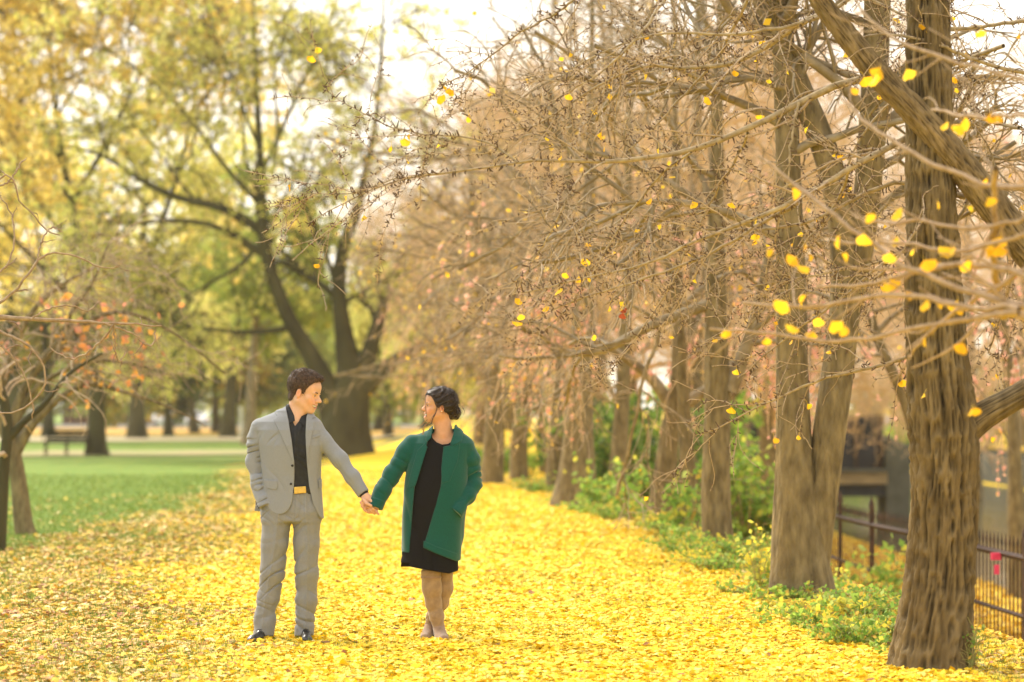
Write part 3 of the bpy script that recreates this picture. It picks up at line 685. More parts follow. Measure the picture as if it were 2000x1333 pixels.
pts = [(1620, 620), (1600, 612), (1590, 640), (1640, 632), (1735, 540), (1725, 545), (1740, 490), (1790, 480), (1800, 500), (1750, 460), (1640, 455), (1570, 470), (1560, 500), (1555, 515), (1580, 490), (1640, 490), (1690, 450), (1690, 412), (1830, 390), (1885, 400), (1925, 380), (1930, 345), (1885, 225), (1880, 235), (1850, 235), (1865, 590), (1870, 580), (1835, 500), (1540, 585), (1495, 650), (1545, 630), (1415, 640), (1495, 480), (1720, 125), (1715, 140), (1915, 50), (1580, 570), (1765, 560), (1960, 220), (1900, 790), (1900, 790)]
hang_leaves(mb, np.array([W(a, b, 10.3 + rng.uniform(-.4, .9)) for a, b in pts]), rng, .052, stalk=.018)
mb.make('foliage', M['leaf'], NT, smooth=False, col=True)

# ---- the great old tree behind the couple
def free_tree(name, label, base, stems, Y, seed, leafcol, nleaf, L=(6, 3, 1.3), m=(7, 7, 5), lsize=.3, bark='bark_dark', twm=('bark_dark', 'twig_far'), group=None, t0=.3, rmin=.012, kk=30, grav=(.0, .03, .05), ang=.9):
    rg = np.random.default_rng(seed); root = empty(name, root_at(*base, Y), label, 'tree', group)
    if name == 'old_tree': stems = [[(r[0], r[1], r[2] * float(np.interp(r[1], [680, 830], [.74, 1]))) for r in s] for s in stems]
    ls = [limb(s, Y, kk) for s in stems]
    P, R = arr(ls)
    v, q = tubes(P[:1], R[:1], 20); build('trunk', v, [q], M[bark], root)
    if len(ls) > 1:
        each(P[1:], R[1:], 10, 'limb', M[bark], root)
    twig_tree(root, (P, R), Y, rg, *m, L=L, leaves=nleaf, leafcol=leafcol, lsize=lsize, rmin=rmin, mats=twm, t0=t0, grav=grav, ang=ang)
    return root
Yc = 78
free_tree('old_tree', 'huge old spreading tree with a flared trunk and green-yellow leaves behind the couple', (668, 882),
  [[(672, 905, 146), (672, 882, 122), (674, 850, 102), (677, 800, 96), (690, 755, 74), (672, 660, 48), (660, 570, 38), (668, 480, 34), (700, 410, 26), (715, 330, 20), (735, 240, 14), (745, 120, 10), (750, -20, 6)],
   [(660, 830, 70), (640, 760, 58), (606, 690, 46), (560, 620, 40), (525, 520, 36), (512, 450, 32), (510, 350, 24), (505, 250, 18), (500, 150, 13), (497, 50, 9), (495, -60, 5)],
   [(692, 790, 60), (712, 720, 46), (742, 620, 34), (770, 540, 26), (798, 480, 16), (850, 400, 10), (890, 320, 6)],
   [(700, 770, 52), (758, 712, 36), (830, 672, 26), (900, 642, 16), (970, 652, 8)],
   [(512, 450, 26), (440, 405, 22), (350, 390, 18), (270, 350, 14), (200, 300, 10), (120, 285, 6)],
   [(520, 500, 20), (430, 440, 14), (330, 428, 12), (250, 440, 9), (180, 430, 5)],
   [(510, 400, 16), (440, 330, 12), (380, 240, 10), (300, 160, 7), (200, 90, 4)],
   [(510, 340, 14), (548, 260, 12), (590, 160, 8), (640, 60, 5), (660, -20, 4)],
   [(570, 640, 18), (490, 652, 13), (400, 642, 9), (300, 632, 5)],
   [(660, 580, 16), (640, 500, 12), (600, 420, 9), (580, 330, 5)],
   [(510, 300, 10), (470, 200, 8), (430, 100, 6), (400, 0, 4)],
   [(535, 320, 12), (545, 250, 10), (532, 150, 7), (560, 50, 4)],
   [(505, 480, 14), (470, 520, 10), (400, 560, 7), (330, 600, 4)]], Yc, 31, OLIVE, 24000, L=(4.2, 2.3, 1.2), m=(7, 7, 5), lsize=.15, rmin=.010, twm=('bark_dark', 'limb'))

# ---- left: wide tree by the bench, golden crown at the upper left
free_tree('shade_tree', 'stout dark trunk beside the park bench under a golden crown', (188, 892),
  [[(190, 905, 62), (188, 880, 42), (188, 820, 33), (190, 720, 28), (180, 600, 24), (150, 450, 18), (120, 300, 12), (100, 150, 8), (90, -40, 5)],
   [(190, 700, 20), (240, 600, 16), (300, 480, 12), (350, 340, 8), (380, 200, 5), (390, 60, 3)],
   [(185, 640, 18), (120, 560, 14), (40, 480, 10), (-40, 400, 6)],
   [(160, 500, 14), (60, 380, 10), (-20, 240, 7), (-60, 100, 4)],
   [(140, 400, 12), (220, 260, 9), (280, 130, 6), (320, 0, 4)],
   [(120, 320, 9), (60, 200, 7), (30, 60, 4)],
   [(110, 230, 7), (180, 120, 5), (200, 0, 3)]], 85, 41, GOLD_GLOW, 22000, L=(6.5, 3.2, 1.5), m=(8, 7, 5), lsize=.2, rmin=.014)
# ---- left edge: cherry with orange leaves and hanging twigs
rng = np.random.default_rng(51)
ORG = ([(.80, .32, .10), (.85, .42, .08), (.75, .30, .20), (.80, .50, .12)], [3, 2, 2, 1])
CT = empty('cherry_tree', root_at(45, 1032, 31), 'small leaning cherry tree with orange leaves at the left edge of the lawn', 'tree')
Yl = 30
ls = [limb([(52, 1048, 44), (46, 1030, 38), (38, 950, 32), (28, 890, 30), (12, 840, 28), (-20, 780, 24), (-60, 700, 20)], Yl, 20),
      limb([(28, 890, 24), (60, 830, 18), (110, 780, 14), (170, 745, 10), (240, 765, 8), (320, 790, 5), (400, 830, 3)], Yl, 20),
      limb([(16, 850, 22), (40, 770, 18), (90, 690, 14), (150, 640, 11), (230, 600, 8), (330, 640, 6), (440, 730, 4)], Yl, 20),
      limb([(20, 850, 16), (60, 760, 12), (130, 720, 9), (200, 700, 7), (290, 720, 4)], Yl, 20),
      limb([(-10, 800, 18), (20, 700, 14), (50, 620, 11), (110, 560, 8), (190, 520, 5)], Yl, 20),
      limb([(110, 700, 10), (130, 620, 8), (180, 560, 6), (210, 480, 3)], Yl, 20)]
P0, R0 = arr(ls); v, q = tubes(P0[:1], R0[:1], 18); build('trunk', v, [q], M['bark'], CT)
each(P0[1:], R0[1:], 9, 'limb', M['bark'], CT)
P1, R1 = spawn(P0, R0, rng, 17, .3, 1, .9, 1.4, 10, .2, .08, .5, .3, .006)
ok_ = P1[:, :, 2].min(1) > 1.75; P1, R1 = P1[ok_], R1[ok_]
P2, R2 = spawn(P1, R1, rng, 8, .1, 1, .9, .7, 8, .25, .10, .6, .4, .004)
tubes_mb([(P1, R1), (P2, R2)], [4, 3]).make('twigs', M['twig'], CT)
C, _ = along(P2, rng, 560, 0, 1); C = C[(C[:, 2] < 2.9) & (C[:, 0] < -4.75 + .5 * rng.normal(0, 1, len(C)))]; v, f = quads_at(C, rng, .105); MB().add(v, f, pal(rng, len(C), *ORG)).make('foliage', M['leaf'], CT, smooth=False, col=True)
C2 = empty('cherry_tree', root_at(-2, 1078, 26), 'dark trunk cut by the left edge of the picture, beside the leaning cherry', 'tree')
ls = [limb([(-6, 1095, 40), (-4, 1075, 30), (4, 980, 24), (8, 900, 22), (16, 850, 22), (10, 780, 20), (-30, 690, 16)], 26, 20),
      limb([(14, 860, 18), (50, 820, 14), (90, 790, 11), (130, 730, 8), (200, 690, 5)], 26, 20)]
P0, R0 = arr(ls); v, q = tubes(P0[:1], R0[:1], 18); build('trunk', v, [q], M['bark_dark'], C2); v, q = tubes(P0[1:], R0[1:], 9); build('limb', v, [q], M['bark_dark'], C2)
P1, R1 = spawn(P0, R0, rng, 10, .4, 1, .9, .9, 9, .22, .1, .5, .3, .004); tubes_mb([(P1, R1)], [4]).make('twigs', M['twig'], C2)

# ---- sharp bare twigs reaching in from the left
LT = empty('bare_tree', (-4.7, 16.2, float(H(-4.7, 16.2))), 'bare tree out at the left edge sending sharp curling grey twigs into view', 'tree')
a_ = resample(np.array([(-4.7, 16.2, -.3, .16), (-4.7, 16.2, 1.0, .12), (-4.6, 16.2, 2.2, .10), (-4.6, 16.2, 3.5, .06)]), 30)
V, q_ = tubes(a_[None, :, :3], a_[None, :, 3], 20); build('trunk', V, [q_], M['bark'], LT)
B3 = [[(-360, 700, 30), (-200, 640, 18), (-60, 620, 13), (60, 623, 8), (160, 629, 6.5), (240, 634, 5), (315, 637, 2.6)],
 [(-200, 640, 14), (-60, 622, 8), (60, 672, 5), (95, 735, 4), (80, 772, 3.6), (40, 806, 3), (-10, 809, 3)],
 [(222, 634, 4), (205, 660, 4), (170, 692, 3.8), (140, 704, 3.4), (110, 690, 2.8), (95, 675, 2.2)],
 [(222, 634, 3.5), (224, 655, 3.5), (226, 695, 3.2), (235, 710, 2.8), (245, 688, 2)],
 [(200, 632, 4), (262, 650, 3.4), (285, 678, 3.2), (303, 672, 3), (303, 642, 2.2)],
 [(-200, 660, 14), (-60, 640, 8), (40, 560, 5), (72, 512, 4.5), (92, 492, 4), (150, 496, 3.6), (200, 528, 3), (236, 520, 2)],
 [(-160, 560, 10), (-40, 420, 6), (10, 330, 4), (32, 360, 3.6), (36, 400, 3.4), (62, 410, 3.2), (92, 455, 3), (118, 462, 2)],
 [(-160, 600, 8), (-40, 560, 5), (18, 520, 4), (30, 470, 3.4), (25, 420, 3), (0, 380, 2.2)],
 [(-100, 640, 8), (-20, 660, 5), (30, 700, 4), (60, 760, 3.4), (65, 820, 2.6)],
 [(72, 512, 3.5), (80, 470, 3), (100, 440, 2.8), (122, 452, 2.2)],
 [(60, 624, 4), (100, 600, 3.4), (140, 595, 3), (170, 612, 2.6), (190, 590, 2)],
 [(-40, 350, 5), (10, 370, 4), (40, 320, 3), (52, 310, 2)]]
Bl = [limb(r, 16.4, 30, dy=.2, wig=.004, rng=rng) for r in B3]; P0, R0 = arr(Bl)
P1, R1 = spawn(P0, R0, rng, 3, .3, 1, .9, .16, 10, .3, .0, .7, .5, .0022, flat=.6)
each(P0, R0, 7, 'bough', M['twig_near'], LT); tubes_mb([(P1, R1)], [4]).make('twigs', M['twig_red'], LT)
mb = MB()
for P, R in ((P0, R0), (P1, R1)):
    a, b, c = spurs(P, R, rng, 22, .009, .0024); v, f = tubes(a, b, 4); mb.add(v, f)
mb.make('buds', M['twig_red'], LT)

# ---- weeping cherries with pink buds behind the row
PINK = ([(.85, .50, .42), (.88, .60, .48), (.75, .42, .36), (.88, .60, .14)], [3, 2, 2, 1.0])
def weeping(base, Y, tops, label, seed, n1=9, buds=1400, drop=(2.4, 1.4), pal_=PINK):
    rg = np.random.default_rng(seed); root = empty('weeping_cherry_tree', root_at(*base, Y), label, 'tree', 'bare weeping trees with pink buds')
    ls = [limb(t, Y, 20) for t in tops]; P0, R0 = arr(ls); P0[0, 0, 2] = float(H(P0[0, 0, 0], Y)) - .3
    v, q = tubes(P0[:1], R0[:1], 14); build('trunk', v, [q], M['bark'], root)
    P1, R1 = spawn(P0, R0, rg, n1, .35, 1, .9, drop[0], 12, .12, .16, .5, .3, .008); P2, R2 = spawn(P1, R1, rg, 6, .2, 1, .7, drop[1], 9, .1, .34, .5, .4, .005)
    each(P0[1:], R0[1:], 7, 'limb', M['limb'], root)
    tubes_mb([(P1, R1)], [4]).make('branches', M['limb'], root)
    tubes_mb([(P2, R2)], [3]).make('hanging_twigs', M['twig_far'], root)
    C, _ = along(P2, rg, int(buds * .6), .2, 1); v, f = quads_at(C, rg, .075); v2, f2 = quads_at(C, rg, .075); MB().add(v, f, pal(rg, len(C), *pal_)).add(v2, f2, pal(rg, len(C), *pal_)).make('buds', M['leaf'], root, smooth=False, col=True)
weeping((1345, 960), 30, [[(1345, 985, 40), (1342, 900, 30), (1335, 780, 24), (1330, 640, 20), (1310, 520, 14), (1270, 430, 8)], [(1332, 640, 14), (1270, 560, 11), (1180, 520, 8), (1080, 520, 5), (1000, 540, 3)], [(1330, 600, 14), (1400, 540, 10), (1480, 520, 6)], [(1320, 540, 12), (1240, 440, 8), (1140, 400, 5), (1040, 420, 3)]], 'weeping cherry hung with pink buds between the third and fourth trunks', 61, buds=1700)
weeping((1690, 985), 29, [[(1800, 1010, 36), (1798, 900, 26), (1770, 780, 22), (1700, 640, 18), (1690, 520, 12), (1680, 420, 7)], [(1702, 680, 14), (1650, 620, 10), (1600, 600, 7), (1560, 640, 4)], [(1702, 660, 12), (1760, 600, 9), (1840, 590, 5)], [(1695, 580, 12), (1640, 520, 8), (1580, 500, 5)]], 'weeping cherry with strings of pink buds behind the ridged trunk', 62, buds=1900)
weeping((1960, 985), 40, [[(1985, 1010, 36), (1982, 900, 26), (1976, 780, 22), (1960, 640, 18), (1950, 500, 12), (1930, 400, 7)], [(1965, 680, 14), (1920, 600, 10), (1880, 560, 6), (1840, 560, 4)], [(1965, 640, 12), (2020, 560, 9), (2080, 560, 5)]], 'weeping cherry with faint pink twigs right of the ridged tree', 63, buds=900)
weeping((1060, 900), 62, [[(1062, 925, 20), (1060, 860, 16), (1050, 760, 14), (1030, 660, 12), (1000, 580, 9), (960, 520, 5)], [(1045, 700, 10), (980, 620, 8), (900, 590, 6), (830, 600, 4)], [(1040, 680, 10), (1100, 600, 7), (1170, 570, 4)], [(1000, 580, 8), (920, 500, 6), (840, 470, 4)]], 'weeping cherry with a pale pink crown far behind the woman', 64, n1=14, buds=2600, drop=(3.4, 2.2))

# ---- background trees, each its own
def back_tree(name, label, x, y, h, w, seed, cols, n=5000, lsize=.34, trunk=.3, bark='bark_dark', group=None, low=.22, twigs=True, bare=False):
    rg = np.random.default_rng(seed); z0 = float(H(x, y)); root = empty(name, (x, y, z0), label, 'tree', group)
    P0 = []; k = 16
    t = np.linspace(0, 1, k); lean = rg.normal(0, .04, 2)
    main = np.stack([x + lean[0] * h * t + .15 * np.sin(t * 5 + seed), y + lean[1] * h * t, z0 - .3 + t * h * .92], 1); P0.append((main, trunk * (1.25 - t) * .8 * (1 + .8 * np.exp(-t * 16))))
    for j in range(9):
        s = rg.uniform(low, .75); a = rg.uniform(0, 6.28); l = w * rg.uniform(.6, 1.05) * (1.15 - s * .7); i0 = s * (k - 1); p = main[int(i0)]
        tt = t[:, None]; P0.append((p + np.array([math.cos(a), math.sin(a), .0]) * tt * l + np.array([0, 0, 1.0]) * (tt * l * rg.uniform(.2, 1.0) - tt ** 2 * l * .25), trunk * .42 * (1.1 - t)))
    P0, R0 = arr(P0)
    v, q = tubes(P0[:1], R0[:1], 12); build('trunk', v, [q], M[bark], root)
    P1, R1 = spawn(P0, R0, rg, 7 if not bare else 11, .25 if not bare else .12, 1, .9, w * .42, 7, .2, .0, .5, .3, .02 if not bare else .014)
    P2, R2 = spawn(P1, R1, rg, 6 if not bare else 9, .1, 1, .85, w * .24, 5, .22, .03 if not bare else .035, .5, .4, .012 if not bare else .008)
    mb = MB()
    for P, R, s in ((P0[1:], R0[1:], 6), (P1, R1, 3), (P2, R2, 3)):
        v, q = tubes(P, R, s); mb.add(v, q)
    if bare:
        P3, R3 = spawn(P2, R2, rg, 4, .1, 1, .8, w * .13, 4, .2, .06, .5, .5, .007)
        v, q = tubes(P3, R3, 3); mb.add(v, q); P2 = P3
    mb.make('branches', M['twig_far' if bare else bark], root)
    if n:
        C, _ = along(P2, rg, n, .1, 1); C = C + rg.normal(0, lsize * .8, C.shape); v, f = quads_at(C, rg, lsize, .5)
        MB().add(v, f, pal(rg, len(C), *cols)).make('foliage', M['leaf'], root, smooth=False, col=True)
    return root
def copy_tree(src, loc, rz, sc, label, group=None):
    c = src.copy(); COL.objects.link(c); c.location = loc; c.rotation_euler = (0, 0, rz); c.scale = (sc, sc, sc); c['label'] = label
    if group: c['group'] = group
    for ch in list(src.children):
        d = ch.copy(); COL.objects.link(d); d.parent = c
    return c
def X(px, Y): return (px - 1000) / FPX * Y
MIDG = ([(.30, .36, .07), (.40, .44, .09), (.22, .27, .05), (.50, .46, .09)], [3, 3, 2, 1.5])
YELG = ([(.74, .72, .22), (.82, .76, .26), (.60, .62, .17), (.86, .74, .26)], [3, 3, 2, 1.5])
ORB = ([(.42, .30, .06), (.32, .28, .05), (.24, .26, .045), (.52, .38, .08)], [2, 3, 3, 1.2])
back_tree('park_tree', 'dark round-crowned tree standing left of the small white car', X(325, 150), 150, 12, 5.4, 71, DKGRN, 9000, .42, .26, low=.30)
back_tree('park_tree', 'olive tree with a short dark trunk right of the white car', X(380, 165), 165, 12, 5.2, 72, ORB, 8000, .45, .28)
back_tree('park_tree', 'dark trunked tree right of the car, third along the pale path', X(427, 172), 172, 13, 5.6, 73, DKGRN, 8000, .45, .30)
back_tree('slender_tree', 'slender grey trunked tree standing left of the man', X(492, 112), 112, 15, 4.5, 74, MIDG, 6000, .34, .26, 'limb', low=.4)
back_tree('park_tree', 'small dark tree between the old tree and the woman', X(760, 150), 150, 10, 5.0, 75, MIDG, 8000, .42, .26)
back_tree('park_tree', 'dark leafy tree behind the woman with its trunk hidden by her head', X(830, 140), 140, 12, 5.2, 76, YELG, 7000, .4, .30)
back_tree('park_tree', 'orange-brown tree far left behind the bench', X(90, 150), 150, 12, 6.5, 77, ORB, 9000, .45, .34)
back_tree('park_tree', 'broad yellow-green tree in the far upper left', X(30, 120), 120, 22, 9.5, 78, GOLD_GLOW, 5800, .42, .40)
back_tree('park_tree', 'tall yellow-green tree rising behind the bare left branches', X(270, 135), 135, 22, 9.0, 79, YELG, 5000, .42, .40)
back_tree('park_tree', 'tall light green tree behind the left boughs of the old tree', X(450, 140), 140, 19, 7.5, 80, YELG, 3800, .40, .36)
back_tree('park_tree', 'green tree closing the view right of the old trunk', X(740, 190), 190, 13, 7, 81, MIDG, 9000, .5, .34)
back_tree('park_tree', 'green tree far behind the man between his head and the old trunk', X(590, 195), 195, 14, 7.5, 82, MIDG, 9000, .5, .34)
# closing line of trees at the far side of the park
src = back_tree('distant_tree', 'mid green distant tree far left on the skyline', X(-60, 280), 280, 17, 9, 83, MIDG, 8000, .75, .24, group='distant trees along the park edge')
pl = [(70, 'second'), (200, 'third'), (330, 'fourth'), (460, 'fifth'), (590, 'sixth'), (720, 'seventh'), (850, 'eighth'), (970, 'ninth'), (1080, 'tenth')]
for i, (px, w_) in enumerate(pl):
    Yd = 275 + (i * 37) % 40; x_ = X(px, Yd)
    copy_tree(src, (x_, Yd, float(H(x_, Yd))), i * 1.3, .85 + .25 * ((i * 7) % 5) / 5, w_ + ' tree from the left in the distant green line closing the park')
# bare brown trees behind the row and across the river
BT = 'bare brown trees crowding behind the row'
TAN = ([(.60, .40, .20), (.70, .48, .16), (.62, .40, .28)], None)
src1 = back_tree('bare_tree', 'bare twiggy tree behind the broad-based trunk in the row', X(1180, 66), 66, 15, 6.2, 91, TAN, 1500, .10, .26, 'bark', BT, .30, bare=True)
src2 = back_tree('bare_tree', 'bare twiggy tree filling the gap left of the double trunk', X(1470, 58), 58, 15, 6.0, 92, TAN, 1500, .10, .28, 'bark', BT, .30, bare=True)
spots = [(880, 150, src2, 1.3, 'bare twiggy tree over the head of the woman, farthest left of the bare ones'), (940, 80, src1, .8, 'small bare twiggy tree behind the trunk nearest the woman'), (1440, 80, src1, 1.2, 'bare twiggy tree seen right of the slim straight trunk'), (1530, 70, src2, 1.1, 'bare twiggy tree directly behind the double trunk'), (1000, 95, src1, 1.15, 'farthest bare twiggy tree, over the bright yellow gap'), (1090, 120, src2, 1.45, 'bare twiggy tree high above the far end of the row'), (1260, 85, src2, 1.3, 'bare twiggy tree behind the thin trunk of the row'),
 (1370, 105, src1, 1.45, 'bare twiggy tree behind the slim straight trunk'), (1340, 50, src1, .95, 'bare twiggy tree close behind the forked trunk'), (1560, 118, src2, 1.5, 'bare twiggy tree beyond the black footbridge'),
 (1640, 150, src1, 1.7, 'bare twiggy tree across the water over the pier'), (1900, 100, src2, 1.25, 'bare twiggy tree beyond the river behind the near boughs'), (2010, 120, src1, 1.5, 'bare twiggy tree at the far right beyond the river'),
 (1790, 165, src2, 1.5, 'bare twiggy tree hidden behind the ridged trunk'), (1170, 175, src1, 1.9, 'tallest bare tree far behind the row')]
for i, (px, Yd, s_, sc, lb) in enumerate(spots):
    x_ = X(px, Yd); copy_tree(s_, (x_, Yd, float(H(x_, Yd)) - .2), i * 2.1, sc, lb, BT)
# green undergrowth on the bank behind the row
def bush(name, label, px, Y, w, h, seed, cols, n=1500, lsize=.13, group=None):
    rg = np.random.default_rng(seed); x_ = X(px, Y); z_ = float(H(x_, Y)); root = empty(name, (x_, Y, z_), label, 'bush', group)
    k = 8; N = 26; a = rg.uniform(0, 6.28, N); t = np.linspace(0, 1, k)[None, :, None]
    d = np.stack([np.cos(a) * w * rg.uniform(.15, .55, N), np.sin(a) * w * rg.uniform(.15, .55, N), h * rg.uniform(.6, 1.05, N)], 1)[:, None, :]
    P = np.array([x_, Y, z_ - .05]) + d * t * np.array([1, 1, 1]) + d * (t ** 2) * np.array([.4, .4, -.15]); R = np.full((N, k), .012) * (1.2 - t[..., 0])
    P1, R1 = spawn(P, R, rg, 6, .2, 1, .9, w * .3, 5, .2, 0, .6, .5, .004)
    tubes_mb([(P, R), (P1, R1)], [4, 3]).make('stems', M['twig'], root)
    C, _ = along(P1, rg, n, .1, 1); C += rg.normal(0, lsize * .5, C.shape); v, f = quads_at(C, rg, lsize, .4); MB().add(v, f, pal(rg, len(C), *cols)).make('foliage', M['leaf'], root, smooth=False, col=True)
    return root
BG = ([(.22, .36, .05), (.32, .46, .07), (.14, .24, .04), (.50, .50, .08)], [3, 3, 2, 1])
BD = ([(.11, .20, .035), (.17, .28, .045), (.07, .12, .025), (.30, .34, .06)], [3, 3, 2, 1])
bush('bush', 'leafy green bush between the thin trunk and the forked trunk', 1255, 44, 2.6, 2.4, 101, BD, 2600, .15)
bush('bush', 'yellow-green bush right of the slim straight trunk', 1460, 34, 1.6, 2.1, 102, BG, 1500, .12)
bush('bush', 'tall green bush behind the forked trunk', 1350, 52, 3.0, 3.6, 103, BG, 2600, .17)
bush('bush', 'green bush between the broad base and thin trunk', 1170, 47, 2.2, 2.2, 104, BD, 1800, .15)
bush('bush', 'low bush right behind the woman by the last trunks', 985, 60, 2.0, .5, 105, BG, 1500, .16)
bush('bush', 'green bush beyond the water above the concrete pier', 1690, 128, 7, 5, 106, BG, 2600, .35)

hb = bush('hedge', 'low dark green hedge far beyond the lawn, farthest left', -40, 250, 17, 6.5, 107, MIDG, 3600, .7, 'far hedges closing the park')
for i, (px, w_) in enumerate([(230, 'second'), (500, 'third'), (760, 'fourth'), (1000, 'fifth')]):
    x_ = X(px, 252 + i * 3); copy_tree(hb, (x_, 252 + i * 3, float(H(x_, 252 + i * 3))), i * 1.7, 1.0, w_ + ' hedge from the left in the far green line under the trees', 'far hedges closing the park')
BNK = ([(.30, .26, .10), (.40, .30, .12), (.22, .22, .08), (.55, .42, .10)], [3, 3, 2, 1.5])
fb = bush('bush', 'olive-brown bush on the far river bank, nearest the right edge', 1985, 128, 6, 5.5, 108, BNK, 2600, .3, 'bushes on the far river bank')
for i, (px, Yd, w_) in enumerate([(1900, 150, 'second'), (1840, 172, 'third'), (1770, 195, 'fourth'), (1700, 225, 'farthest')]):
    x_ = X(px, Yd); copy_tree(fb, (x_, Yd, float(H(x_, Yd))), i * 2.3, 1.15, w_ + ' olive-brown bush along the far river bank counted from the right', 'bushes on the far river bank')

# ---- weeds along the right edge of the path
WD = ([(.24, .42, .07), (.34, .50, .09), (.16, .28, .05), (.62, .58, .09), (.55, .38, .08), (.42, .52, .16)], [3, 3, 2, 1.6, .8, 1.2])
def weed(px, py, Y, h, w, seed, label, yel=0, n=170, ls=.05, name='weed'):
    rg = np.random.default_rng(seed); x_ = X(px, Y); z_ = float(H(x_, Y)); root = empty(name, (x_, Y, z_), label, 'weed plant', 'weeds along the path edge')
    k = 8; N = 12; a = rg.uniform(0, 6.28, N); t = np.linspace(0, 1, k)[None, :, None]; s = rg.uniform(.1, .6, N)
    d = np.stack([np.cos(a) * w * s, np.sin(a) * w * s, h * rg.uniform(.5, 1.05, N)], 1)[:, None, :]
    P = np.array([x_, Y, z_ - .03]) + d * t + d * t ** 2 * np.array([.7, .7, -.25]); R = np.full((N, k), .004) * (1.2 - t[..., 0])
    P1, R1 = spawn(P, R, rg, 5, .15, 1, .9, h * .28, 5, .2, .05, .7, .5, .0018)
    tubes_mb([(P, R), (P1, R1)], [4, 3]).make('stems', M['blade_stem'], root)
    C, _ = along(np.concatenate([P1]), rg, n, .1, 1); C += rg.normal(0, ls * .4, C.shape); v, f = quads_at(C, rg, ls, .6)
    cols = WD if not yel else ([(.80, .66, .08), (.62, .60, .10), (.45, .50, .10)], [3, 2, 1])
    MB().add(v, f, pal(rg, len(C), *cols)).make('foliage', M['leaf'], root, smooth=False, col=True)
    return root
M['blade_stem'] = mat('weed_stems', (.30, .34, .10), .7, noise=(20, (.35, .25, .10), 3))
rng = np.random.default_rng(5)
ords = ['first', 'second', 'third', 'fourth', 'fifth', 'sixth', 'seventh', 'eighth', 'ninth', 'tenth', 'eleventh', 'twelfth', 'thirteenth', 'fourteenth', 'fifteenth', 'sixteenth', 'seventeenth', 'eighteenth', 'nineteenth', 'twentieth']
ords += ['twenty-' + o for o in ords[:9]] + ['thirtieth'] + ['thirty-' + o for o in ords[:9]] + ['fortieth'] + ['forty-' + o for o in ords[:9]] + ['fiftieth'] + ['fifty-' + o for o in ords[:9]] + ['sixtieth'] + ['sixty-' + o for o in ords[:9]]
wy = np.sort(np.concatenate([rng.uniform(15.4, 26, 46), rng.uniform(26, 46, 22)]))
for i, y_ in enumerate(wy):
    x_ = float(edge_r(y_)) + rng.uniform(.05, 1.0 if y_ > 22 else .75); px = 1000 + x_ / y_ * FPX
    if y_ < 17.5 and px > 1700: x_ -= .45; px = 1000 + x_ / y_ * FPX
    h_ = rng.uniform(.24, .50) * (.85 if x_ - edge_r(y_) > .6 else .8) * (.8 if y_ < 21 else 1.1)
    kind = ('yellowing ' if i % 6 == 3 else 'green ')
    side = 'by the leaf carpet' if x_ - edge_r(y_) < .55 else 'by the trunks'
    weed(px, 0, y_, h_, .5, 200 + i, f'{kind}weed plant {side}, {ords[i]} from the near end of the verge', yel=(i % 6 == 3), n=300 if y_ < 26 else 200, ls=.042 if y_ < 26 else .06)
weed(1330, 0, 29.0, 1.0, .7, 301, 'tall green weed with big leaves between the forked and slim trunks', n=260, ls=.10)
weed(1215, 0, 34.0, 1.1, .6, 302, 'tall leafy weed in front of the thin trunk', n=200, ls=.11)
weed(1745, 0, 27.5, 1.35, .7, 303, 'tall leafy vine clump over the iron fence left of the ridged tree', n=260, ls=.10, name='vine')
weed(1480, 0, 20.6, .8, .3, 304, 'tall yellowing weed at the foot of the double trunk', yel=1, n=120, ls=.06)
weed(1160, 0, 36.0, .9, .5, 305, 'green round-leaved weed left of the broad base', n=140, ls=.12)
weed(1895, 0, 14.1, .42, .14, 306, 'thin green weed climbing at the right foot of the ridged tree', n=60, ls=.03)

# ---- iron fence down the bank
def fence():
    ys = [20.0]
    while ys[-1] < 62: ys.append(ys[-1] + 2.35)
    root = empty('iron_fence', (float(fence_x(30)), 30, float(H(fence_x(30), 30))), 'rusty dark iron fence with spiked pickets running down the river bank', 'fence')
    post = None
    for i in range(len(ys) - 1):
        y0, y1 = ys[i], ys[i + 1]; x0, x1 = float(fence_x(y0)), float(fence_x(y1)); z0, z1 = float(H(x0, y0)), float(H(x1, y1))
        mb = MB(); mb.box((x0, y0, z0 + .60), (.055, .055, 1.5)); mb.tube([(x0, y0, z0 + 1.34), (x0, y0, z0 + 1.40), (x0, y0, z0 + 1.50)], [.045, .035, .004], 6)
        mb.make('post', M['iron'], root, smooth=False)
        mb = MB(); a = math.atan2(y1 - y0, x1 - x0); L = math.hypot(x1 - x0, y1 - y0)
        for hz, th in ((1.12, .06), (.52, .04), (.16, .04)):
            mb.tube([(x0, y0, z0 + hz), (x1, y1, z1 + hz)], [th * .6] * 2, 4)
        mb.make('rail', M['iron_rust'], root, smooth=False)
        mb = MB(); n = 15
        for j in range(1, n):
            t = j / n; x, y, z = x0 + (x1 - x0) * t, y0 + (y1 - y0) * t, z0 + (z1 - z0) * t
            mb.tube([(x, y, z + .02), (x, y, z + 1.18), (x, y, z + 1.24), (x, y, z + 1.34)], [.0085, .0085, .015, .002], 4)
        mb.make('pickets', M['iron'], root, smooth=False)
    return root
fence()
lk_ = W(1945, 1087, 25.6)
mb = MB(); mb.box(tuple(lk_), (.10, .05, .075)); mb.box((lk_[0] + .01, lk_[1], lk_[2] - .14), (.05, .03, .10))
M['pink'] = mat('pink_ribbon', (.75, .05, .16), .5, noise=(20, (.6, .04, .12), 2))
o = mb.make('ribbon', M['pink'], loc=tuple(lk_), smooth=False); tag(o, 'small pink ribbon tied to the top rail of the iron fence', 'ribbon')

